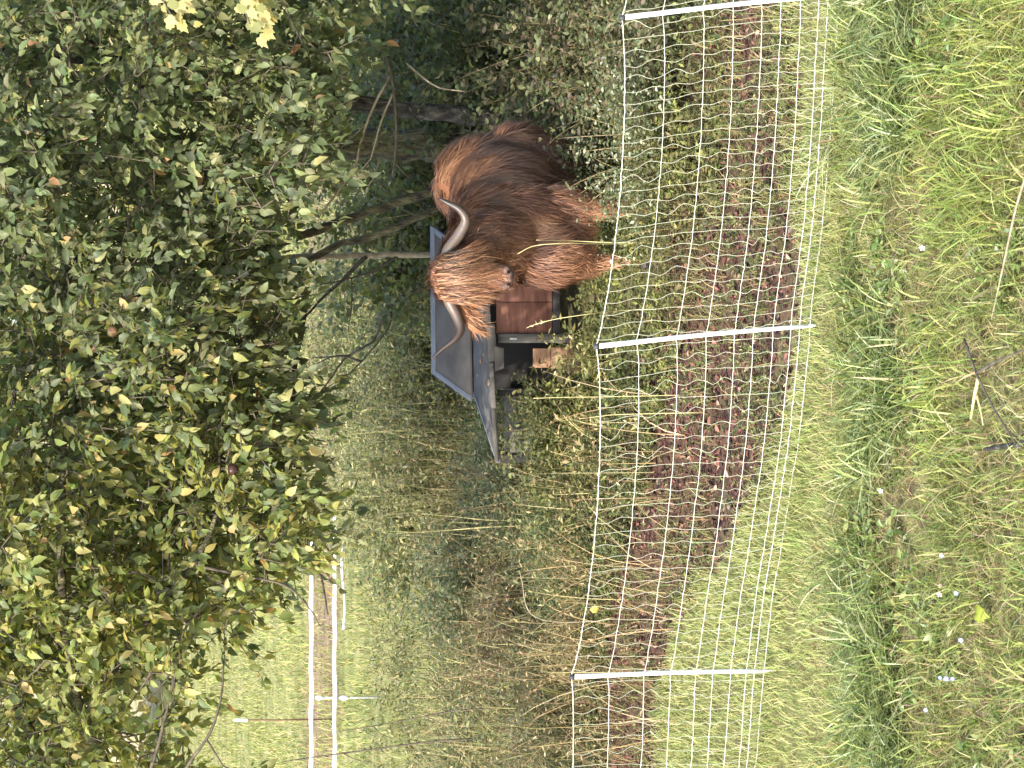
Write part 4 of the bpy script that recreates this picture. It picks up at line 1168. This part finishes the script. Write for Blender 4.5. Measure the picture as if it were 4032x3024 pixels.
# coarse arching tufts in a band
sp = Soup()
nt2 = 400
ty_ = rng.normal(9.12, .22, nt2); txx = rng.uniform(-1, 1, nt2) * xr(ty_, 1.3)
keep = (vnoise(txx * 1.6, ty_ * 1.6, 69) > .34); txx, ty_ = txx[keep], ty_[keep]
for cx_, cy_ in zip(txx, ty_):
    k = rng.integers(22, 60); r = rng.uniform(.03, .10)
    bx_ = cx_ + rng.normal(0, r, k); by_ = cy_ + rng.normal(0, r, k)
    a0_ = math.atan2(-.8, -.4) + rng.normal(0, 1.6)
    sp.add(*blades(on_ground(bx_, by_), rng.uniform(.09, .27, k), rng.uniform(.006, .013, k), a0_ + rng.normal(0, 1.2, k), rng.uniform(.3, 1.5, k), pick(COARSE, k) * rng.uniform(.8, 1.15), 5))
g3 = sp.build('tussock_grass', M_GRASS); tag(g3, 'coarse arching green tussocks in a band before the fence', kind='stuff')
# dry thatch and broadleaf weeds between tufts
x, y = sample_frustum(12000, 7.2, 10.0, 1.4); n = len(x)
sp = Soup(); sp.add(*blades(on_ground(x, y, .0), rng.uniform(.06, .16, n), rng.uniform(.0025, .005, n), rng.uniform(0, 6.3, n), rng.uniform(1.1, 2.0, n), pick(TAN + [((.45, .42, .25), 2)], n), 3))
g4 = sp.build('dry_thatch', M_GRASS); tag(g4, 'dead tan grass blades lying in the foreground', kind='stuff')
x, y = sample_frustum(1900, 7.4, 9.6, .7); ok = vnoise(x * 2, y * 2, 71) > .5; x, y = x[ok], y[ok]; n = len(x)
s_ = weeds_soup(x, y, rng.uniform(.03, .10, n), np.full(n, .004), rng.uniform(.1, .6, n), 7, .042, .5, GREEN, [((.14, .20, .06), 3), ((.22, .26, .09), 3), ((.30, .34, .20), 1)], .1, False)
g5 = s_.build('broadleaf_weeds', M_GRASS); tag(g5, 'small broadleaf weeds scattered in the foreground grass', kind='stuff')
# field grass beyond
x, y = sample_frustum(170000, 18.5, 48, 1.5)
keep = rng.random(len(x)) < (20 / y) ** 1.6; x, y = x[keep], y[keep]; n = len(x)
h = rng.uniform(.06, .17, n) * (.5 + 1.1 * vnoise(x * 1.1, y * .7, 73))
sp = Soup(); sp.add(*blades(on_ground(x, y), h, rng.uniform(.006, .012, n) * y / 20, rng.uniform(0, 6.3, n), rng.uniform(.2, 1, n), pick([((.24, .26, .085), 3), ((.31, .30, .12), 3), ((.15, .17, .06), 2.5), ((.38, .31, .16), 1.5)], n) * (.75 + .5 * vnoise(x * .9, y * .6, 74))[:, None], 2))
g6 = sp.build('field_grass', M_GRASS); tag(g6, 'sunlit yellow-green grass of the far field', kind='stuff')

# ------------------------------------------------------------------ bushes
def bush(name, label, cx_, cy_, rx_, ry_, h, n_st, leaf_n, leaf_L, ratio, pal, stem_pal, lean=(.1, .8), group=None, narrow=False, t0=.2):
    root = empty(name, (cx_, cy_, 0)); tag(root, label, 'bush', group)
    a = rng.uniform(0, 2 * np.pi, n_st); r = np.sqrt(rng.random(n_st))
    x = cx_ + rx_ * r * np.cos(a) * .7; y = cy_ + ry_ * r * np.sin(a) * .7
    hh = h * rng.uniform(.55, 1.05, n_st) * (1.05 - .35 * r)
    base = on_ground(x, y) - np.array([cx_, cy_, 0]); ang = a + rng.normal(0, .7, n_st); le = rng.uniform(*lean, n_st)
    st = Soup(); st.add(*blades(base, hh, np.full(n_st, .008), ang, le, pick(stem_pal, n_st), 6))
    st.add(*blades(base, hh, np.full(n_st, .008), ang + 1e-3, le, pick(stem_pal, n_st), 6))
    o1 = st.build('stems', M_WEED, root); tag(o1, kind='stuff')
    i = np.repeat(np.arange(n_st), leaf_n); m = len(i); t = t0 + (1 - t0) * rng.random(m) ** .7
    p = blade_point(base[i], hh[i], ang[i], le[i], t) + rng.normal(0, .035, (m, 3))
    ax = rng.normal(0, 1, (m, 3)); ax[:, 2] = rng.normal(.1, .5, m); nm = rng.normal(0, .6, (m, 3)); nm[:, 2] += .8; nm[:, 1] -= .3
    L_ = leaf_L * rng.uniform(.6, 1.35, m); lv = Soup()
    tv, tf = (NARROW_V, NARROW_F) if narrow else (LEAF_V, LEAF_F)
    lv.add(*scatter(tv, tf, p, ax, nm, L_, L_ * ratio, pick(pal, m)))
    o2 = lv.build('foliage', M_LEAF, root); tag(o2, kind='stuff')
    return root
GREYG = [((.15, .17, .085), 3), ((.11, .13, .065), 3), ((.22, .24, .13), 1.6), ((.08, .095, .05), 2), ((.36, .38, .26), .8)]
BRAMB = [((.10, .12, .055), 3), ((.14, .15, .075), 3), ((.18, .14, .09), 2), ((.075, .065, .042), 1.5), ((.25, .26, .13), .8)]
def px(U, Y): return P(U, 2000, Y).x
bush('flowering_shrub', 'small-leaved grey-green shrub partly hiding the flank and belly of the cow', px(2470, 12.25), 12.25, .46, .30, .86, 80, 50, .025, .55, GREYG + [((.40, .42, .30), 1.5)], TAN, (.1, .8))
bush('low_shrub', 'low pale-leaved sprig before the shoulder of the cow', px(2190, 12.2), 12.2, .14, .15, .55, 12, 26, .026, .5, GREYG, TAN, (.2, .9))
bush('bramble_bush', 'tall tangled bramble at the edge right of the leaning trunk', px(2880, 14.2), 14.2, .55, .45, 1.35, 70, 60, .05, .55, BRAMB, TAN, (.2, 1.0), 'brambles beside the trees')
bush('bramble_bush', 'lower bramble mound just right of the rump of the cow', px(2700, 13.3), 13.3, .42, .40, .85, 60, 55, .042, .55, BRAMB, TAN, (.2, 1.0), 'brambles beside the trees')
bush('bramble_bush', 'brown-green bramble nearest the net at the edge of view', px(2900, 12.3), 12.3, .45, .40, .70, 60, 50, .038, .5, BRAMB, TAN, (.2, 1.1), 'brambles beside the trees')
bush('thicket_bush', 'shaded leafy thicket filling the gap behind the trunks', px(2400, 17.0), 17.0, 1.3, .5, 2.1, 170, 75, .065, .6, BRAMB[:2] + DARKG[:2] + GREEN[:2], TAN, (.1, .7))
bush('thicket_bush', 'shaded thicket at the edge behind the tall tangled bramble', px(2900, 15.6), 15.6, .8, .5, 1.9, 120, 70, .06, .6, BRAMB[:2] + DARKG[:2], TAN, (.1, .7))
bush('yellowing_bush', 'loose yellow-green bush growing behind the coop', px(1750, 18.0), 18.0, .9, .5, 1.0, 70, 60, .045, .5, OLIVE + [((.34, .36, .12), 2)], TAN, (.2, 1))
bush('feathery_shrub', 'soft bluish-green feathery shrub standing left of the coop', px(850, 14.6), 14.6, .38, .35, .62, 80, 60, .028, .22, [((.13, .18, .085), 3), ((.18, .23, .11), 3), ((.10, .14, .07), 2)], GREEN, (.2, .9), narrow=True)
bush('dry_shrub', 'brown dried-out bush in the weeds below the white tapes', px(640, 14.2), 14.2, .62, .40, .55, 110, 22, .026, .35, TAN + OLIVE[:2], TAN, (.3, 1.2), narrow=True)

bush('creeping_weeds', 'leafy weeds climbing over the boards of the coop below its low roof', px(1330, 14.35), 14.35, .26, .12, .76, 90, 46, .036, .5, OLIVE[:2] + DARKG[:2] + GREEN[:2], OLIVE, (.1, .6), t0=.05)
GREYO = [((.12, .14, .075), 3), ((.17, .185, .10), 3), ((.08, .095, .05), 2), ((.26, .25, .15), 1)]
BROWN = [((.15, .11, .065), 3), ((.21, .16, .095), 2.5), ((.09, .075, .045), 2), ((.13, .14, .065), 2)]
bush('weedy_shrub', 'grey-green upright shrub standing between the feathery shrub and the tapes', px(760, 17.2), 17.2, .55, .4, .95, 90, 50, .045, .4, GREYO, TAN, (.05, .5), 'shrubs in the weeds', True)
bush('weedy_shrub', 'brownish thin-stemmed shrub left of the pale stalks', px(520, 16.0), 16.0, .50, .4, .66, 110, 40, .04, .35, BROWN, TAN, (.05, .6), 'shrubs in the weeds', True)
bush('weedy_shrub', 'olive shrub hiding the end of the white tapes', px(1010, 19.4), 19.4, .75, .4, 1.25, 110, 60, .055, .45, GREYO[:2] + BRIGHT[:2], TAN, (.05, .6), 'shrubs in the weeds')
bush('weedy_shrub', 'dark thin-stemmed shrub at the outer corner of the coop', px(1090, 15.6), 15.6, .40, .35, .85, 90, 44, .04, .4, GREYO + DARKG[:2], TAN, (.05, .5), 'shrubs in the weeds', True)
bush('weedy_shrub', 'wispy brown and green shrub at the edge beneath the stake', px(170, 15.2), 15.2, .50, .4, .60, 120, 34, .04, .3, BROWN + GREYO[:2], TAN, (.1, .9), 'shrubs in the weeds', True)
bush('weedy_shrub', 'tall loose olive shrub right behind the upper coop roof', px(1420, 18.6), 18.6, .8, .4, 1.2, 110, 54, .05, .4, GREYO + BRIGHT[:2], TAN, (.05, .6), 'shrubs in the weeds', True)
bush('weedy_shrub', 'tall yellow-olive shrub between the dead branch and the sapling', px(1900, 19.8), 19.8, .7, .4, 1.45, 110, 60, .055, .45, GREYO[:2] + BRIGHT[:3], TAN, (.05, .6), 'shrubs in the weeds')
bush('weedy_shrub', 'tall pale shrub seen through the forks of the dead branch', px(1600, 20.6), 20.6, .7, .4, 1.5, 110, 60, .055, .45, GREYO[:2] + BRIGHT[:3], TAN, (.05, .6), 'shrubs in the weeds')
# grass tufts breaking up the soil strip
sp = Soup()
for k in range(190):
    cx_ = rng.uniform(-2.6, 2.6); cy_ = 10.4 + float(yg(np.array(cx_))) + (1.3 + float(yo(np.array(cx_))) - float(yg(np.array(cx_)))) * rng.random()
    k_ = rng.integers(10, 34); r = rng.uniform(.03, .11); bx_ = cx_ + rng.normal(0, r, k_); by_ = cy_ + rng.normal(0, r, k_)
    sp.add(*blades(on_ground(bx_, by_), rng.uniform(.04, .17, k_), rng.uniform(.004, .008, k_), rng.uniform(0, 6.3, k_), rng.uniform(.3, 1.3, k_), pick(GREEN + TAN[:2], k_), 4))
g8 = sp.build('grass_tufts', M_GRASS); tag(g8, 'scattered grass tufts on the soil strip behind the net', kind='stuff')

# ------------------------------------------------------------------ single stalks, canes, sticks
def stalk(name, label, pts, r0, r1, mat, cat, group=None, ears=0, ear_col=(.5, .45, .25), to_ground=True, side=None):
    pp = [Vector(p) for p in pts]
    if to_ground:
        b = pp[-1]; pp.append(Vector((b.x + .01, b.y, float(terrain(b.x, b.y)) - .02)))
    pp = pp[::-1]; base = pp[0].copy()
    q = smooth_path(pp, 18); root = empty(name, base); tag(root, label, cat, group)
    v, f = tube_np(q, np.linspace(r0, r1, len(q)), 6)
    link('stem', mesh_np('stem', v - np.array(base), f, smooth=True), mat, root)
    if ears:
        t = rng.uniform(.80, 1.0, ears) * (len(q) - 1.001); i = t.astype(int); p = q[i] + (q[i + 1] - q[i]) * (t - i)[:, None]
        ax = norm(q[-1] - q[-4])[None] + rng.normal(0, .5, (ears, 3)); sp = Soup()
        sp.add(*scatter(NARROW_V, NARROW_F, p - np.array(base), ax, rng.normal(0, 1, (ears, 3)), rng.uniform(.012, .03, ears), .006, pick([(ear_col, 1)], ears)))
        o = sp.build('seed_head', M_WEED, root); tag(o, kind='stuff')
    for k, sd in enumerate(side or []):
        v, f = tube_np(smooth_path([Vector(p) for p in sd], 8) - np.array(base), np.linspace(r0 * .6, r1 * .6, len(smooth_path([Vector(p) for p in sd], 8))), 5)
        link('side_twig', mesh_np('side_twig', v, f, smooth=True), mat, root)
    return root
G_ST = 'straw-coloured stalks in the weeds'
stalk('grass_stalk', 'straight straw-yellow stalk before the chest of the cow', PY([(945, 2112, 12.1), (948, 2250, 12.5), (955, 2420, 12.5)]), .003, .002, M_STRAW, 'stalk', G_ST)
stalk('grass_stalk', 'straw stalk bent over towards the head of the cow', PY([(1000, 2038, 12.15), (972, 2090, 12.12), (962, 2150, 12.1), (958, 2250, 12.1), (960, 2420, 12.5)]), .0028, .0018, M_STRAW, 'stalk', G_ST)
stalk('grass_stalk', 'leaning straw stalk with a feathery top before the red boards', PY([(1285, 2085, 12.2), (1258, 2180, 12.15), (1235, 2330, 12.1), (1222, 2450, 12.5)]), .0028, .0016, M_STRAW, 'stalk', G_ST, 26)
stalk('grass_stalk', 'upright yellow stalk standing before the coop, clear of the boards', PY([(1568, 2100, 12.2), (1564, 2240, 12.2), (1562, 2400, 12.2)]), .0028, .0018, M_STRAW, 'stalk', G_ST)
stalk('grass_stalk', 'short straw stalk with a small brown head by the middle post', PY([(1648, 2282, 11.9), (1640, 2360, 11.9), (1632, 2440, 11.9)]), .003, .002, M_STRAW, 'stalk', G_ST, 14, (.25, .14, .07))
stalk('grass_stalk', 'long pale stalk leaning beside the outer corner of the coop', PY([(2022, 1660, 15.5), (2035, 1800, 15.5), (2048, 1950, 15.5)]), .0055, .003, M_STRAW, 'stalk', G_ST)
stalk('grass_stalk', 'long pale stalk rising from the feathery shrub', PY([(2100, 1560, 15.5), (2088, 1760, 15.5), (2075, 1930, 15.4)]), .0055, .003, M_STRAW, 'stalk', G_ST)
stalk('grass_stalk', 'dry stem arching over the brown dried-out bush', PY([(2245, 2045, 14.0), (2300, 2058, 14.0), (2380, 2070, 14.0), (2430, 2110, 14.05), (2450, 2220, 14.1)]), .006, .003, M_TWIG_PALE, 'stalk', G_ST)
stalk('bramble_cane', 'long dark cane arching across beneath the white tapes', PY([(2880, 1330, 16.6), (2862, 1450, 16.5), (2835, 1600, 16.4), (2800, 1780, 16.3), (2790, 1910, 16.2)]), .006, .003, M_TWIG, 'cane', 'dark canes below the tapes', side=[PY([(2858, 1470, 16.48), (2890, 1500, 16.4), (2905, 1540, 16.4)]), PY([(2820, 1680, 16.35), (2850, 1740, 16.3)])])
stalk('bramble_cane', 'thick dark cane crossing both tapes at the edge', PY([(3000, 1110, 17.0), (2978, 1260, 17.0), (2960, 1400, 16.9), (2935, 1580, 16.8), (2915, 1760, 16.7)]), .009, .004, M_TWIG, 'cane', 'dark canes below the tapes', side=[PY([(2966, 1350, 16.92), (2990, 1400, 16.9), (3000, 1460, 16.9)])])
stalk('dead_branch', 'bare forked dead branch leaning up behind the coop', PY([(1560, 1248, 16.6), (1480, 1310, 16.6), (1406, 1362, 16.6), (1345, 1470, 16.6), (1260, 1505, 16.6), (1170, 1578, 16.6), (1120, 1750, 16.6)]), .016, .006, M_TWIG, 'branch', side=[PY([(1230, 1540, 16.58), (1290, 1530, 16.55), (1424, 1424, 16.5), (1551, 1286, 16.5)]), PY([(1400, 1380, 16.6), (1405, 1300, 16.6), (1410, 1220, 16.6)]), PY([(1424, 1424, 16.5), (1400, 1330, 16.5), (1440, 1230, 16.5)])])

def lying(name, label, pix, lift, r0, r1, mat, cat, side=None):
    pts = []
    for (y_, V_), l in zip(pix, lift):
        g = ground_px(3024 - y_, V_); d = (Vector((0, 0, H)) - g).normalized(); pts.append(g + d * (l / d.z))
    base = pts[0].copy(); base.z = float(terrain(base.x, base.y)); root = empty(name, base); tag(root, label, cat)
    q = smooth_path(pts, 16); v, f = tube_np(q - np.array(base), np.linspace(r0, r1, len(q)), 7, jitter=.08)
    link('stick', mesh_np('stick', v, f, smooth=True), mat, root)
    for sd, l, ra in (side or []):
        pt = []
        for (y_, V_) in sd:
            g = ground_px(3024 - y_, V_); d = (Vector((0, 0, H)) - g).normalized(); pt.append(g + d * (l / d.z))
        q = smooth_path(pt, 12); v, f = tube_np(q - np.array(base), np.linspace(ra, ra * .5, len(q)), 6, jitter=.08)
        link('side_twig', mesh_np('side_twig', v, f, smooth=True), mat, root)
lying('pale_stick', 'long pale straw stem lying across the vivid grass', [(690, 4040), (841, 3995), (1050, 3950), (1257, 3904)], [.10, .10, .09, .07], .0052, .0032, M_TWIG_PALE, 'stick')
lying('forked_stick', 'short pale forked stick beside the dark twig', [(1490, 3852), (1556, 3838), (1647, 3823)], [.08, .08, .06], .008, .005, M_STRAW, 'stick', [([(1545, 3842), (1610, 3860), (1674, 3871)], .07, .005)])
lying('dark_twig', 'thin dark branching twig sticking up from the grass', [(1335, 3796), (1469, 3844), (1556, 3886), (1626, 3923), (1742, 3996)], [.11, .12, .11, .10, .08], .005, .0035, M_TWIG, 'twig', [([(1469, 3844), (1420, 3930), (1375, 4036)], .12, .006), ([(1626, 3923), (1600, 3950), (1575, 3955)], .10, .003)])
lying('brown_stick', 'thick dark brown stick end lying in the grass', [(1740, 4045), (1750, 4010), (1768, 3880)], [.06, .06, .05], .013, .009, M_BARK_DARK, 'stick')

# ------------------------------------------------------------------ flowers and single leaves in the grass
M_BLUE = noise_mat('blue_petal', [(.17, .20, .48), (.24, .27, .55)], 30, .6, 0)
M_PINK = noise_mat('pink_petal', [(.70, .28, .38), (.80, .55, .60)], 30, .6, 0)
M_WHITE = noise_mat('white_petal', [(.45, .47, .46), (.52, .53, .52)], 30, .6, 0)
M_GREENST = noise_mat('green_stem', [(.12, .17, .05), (.18, .22, .08)], 30, .7, 0)
M_YLEAF = noise_mat('yellow_green_leaf', [(.13, .16, .012), (.19, .21, .025)], 30, .6, .2)
M_YEL = noise_mat('yellow_leaf', [(.34, .25, .04), (.42, .32, .08)], 30, .6, .2)
petal = np.array([[0, 0, 0], [-.5, .55, .05], [0, .5, 0], [.5, .55, .05], [-.35, 1, .0], [.35, 1, .0]]); petal_f = np.array([[0, 2, 1], [0, 3, 2], [1, 2, 4], [2, 3, 5], [2, 5, 4]])
def flower(y_, V_, z, r, mat, label, group, n_pet=7):
    g = ground_px(3024 - y_, V_); d = (Vector((0, 0, H)) - g).normalized(); c = g + d * (z / d.z)
    base = Vector((c.x + rng.normal(0, .02), c.y + .03, 0)); base.z = float(terrain(base.x, base.y))
    root = empty('wildflower', base); tag(root, label, 'flower', group)
    q = smooth_path([base, (base + c) / 2 + Vector((.01, 0, .01)), c], 8); v, f = tube_np(q - np.array(base), .0016, 5)
    link('stem', mesh_np('stem', v, f), M_GREENST, root)
    nrm_ = (d + Vector((-.5, 0, .4))).normalized(); t1 = nrm_.orthogonal().normalized(); t2 = nrm_.cross(t1)
    for k in range(n_pet):
        a = 2 * math.pi * k / n_pet; ax_ = np.array(t1 * math.cos(a) + t2 * math.sin(a) + nrm_ * .35)
        v, f, _ = scatter(petal, petal_f, np.array([list(c - base)]), ax_[None], np.array([list(nrm_)]), r, r * .55, np.ones((1, 3)))
        link('petal', mesh_np('petal', v, f), mat, root)
GF = 'pale wildflowers in the foreground grass'
flower(2188, 3708, .10, .011, M_BLUE, 'pale blue flower standing apart nearest the middle post', GF)
flower(2335, 3765, .10, .010, M_BLUE, 'pale blue flower beside the two pink ones', GF)
flower(2520, 3784, .10, .011, M_BLUE, 'single pale blue flower between lobed leaf and flower cluster', GF)
flower(2668, 3702, .10, .009, M_BLUE, 'pale blue flower of the cluster of three, nearest the net', GF)
flower(2672, 3726, .10, .011, M_BLUE, 'middle pale blue flower of the cluster of three', GF)
flower(2672, 3751, .10, .009, M_BLUE, 'pale blue flower of the cluster of three, farthest from the net', GF)
flower(2795, 3645, .10, .010, M_BLUE, 'lone pale blue flower nearest the edge below the first post', GF)
flower(2305, 3702, .09, .009, M_PINK, 'upper of two tiny pink flowers', GF, 5)
flower(2340, 3700, .09, .012, M_PINK, 'lower and larger of two tiny pink flowers', GF, 5)
flower(1932, 3468, .13, .012, M_WHITE, 'tiny white flower on the coarse tussock band', GF, 5)
flower(975, 3632, .11, .013, M_WHITE, 'larger white flower in the shade of the coarse tussocks', GF, 5)
def single_leaf(y_, V_, z, size, tv, tf, mat, label, axd=(.3, -.5, .2), nmd=(-.2, -.6, .8), from_y=None, nme='leaf_blade'):
    if from_y: c = Pu(y_, V_, from_y)
    else:
        g = ground_px(3024 - y_, V_); d = (Vector((0, 0, H)) - g).normalized(); c = g + d * (z / d.z)
    v, f, _ = scatter(tv, tf, np.zeros((1, 3)), np.array([axd]), np.array([nmd]), size, size, np.ones((1, 3)))
    o = link(nme, mesh_np(nme, v, f), mat); o.location = c
    tag(o, label, 'leaf')
    m = o.modifiers.new('thickness', 'SOLIDIFY'); m.thickness = .0012
single_leaf(2410, 3842, .09, .075, LOB_V, LOB_F, M_YLEAF, 'bright yellow-green lobed leaf lying in the grass', axd=(-.2, -.75, -.3))
single_leaf(2400, 2322, 0, .055, LEAF_V, LEAF_F, M_YEL, 'curled yellow leaf caught behind the top strand of the net', axd=(.1, -.2, -1), nmd=(-.6, -.6, .3), from_y=10.9)
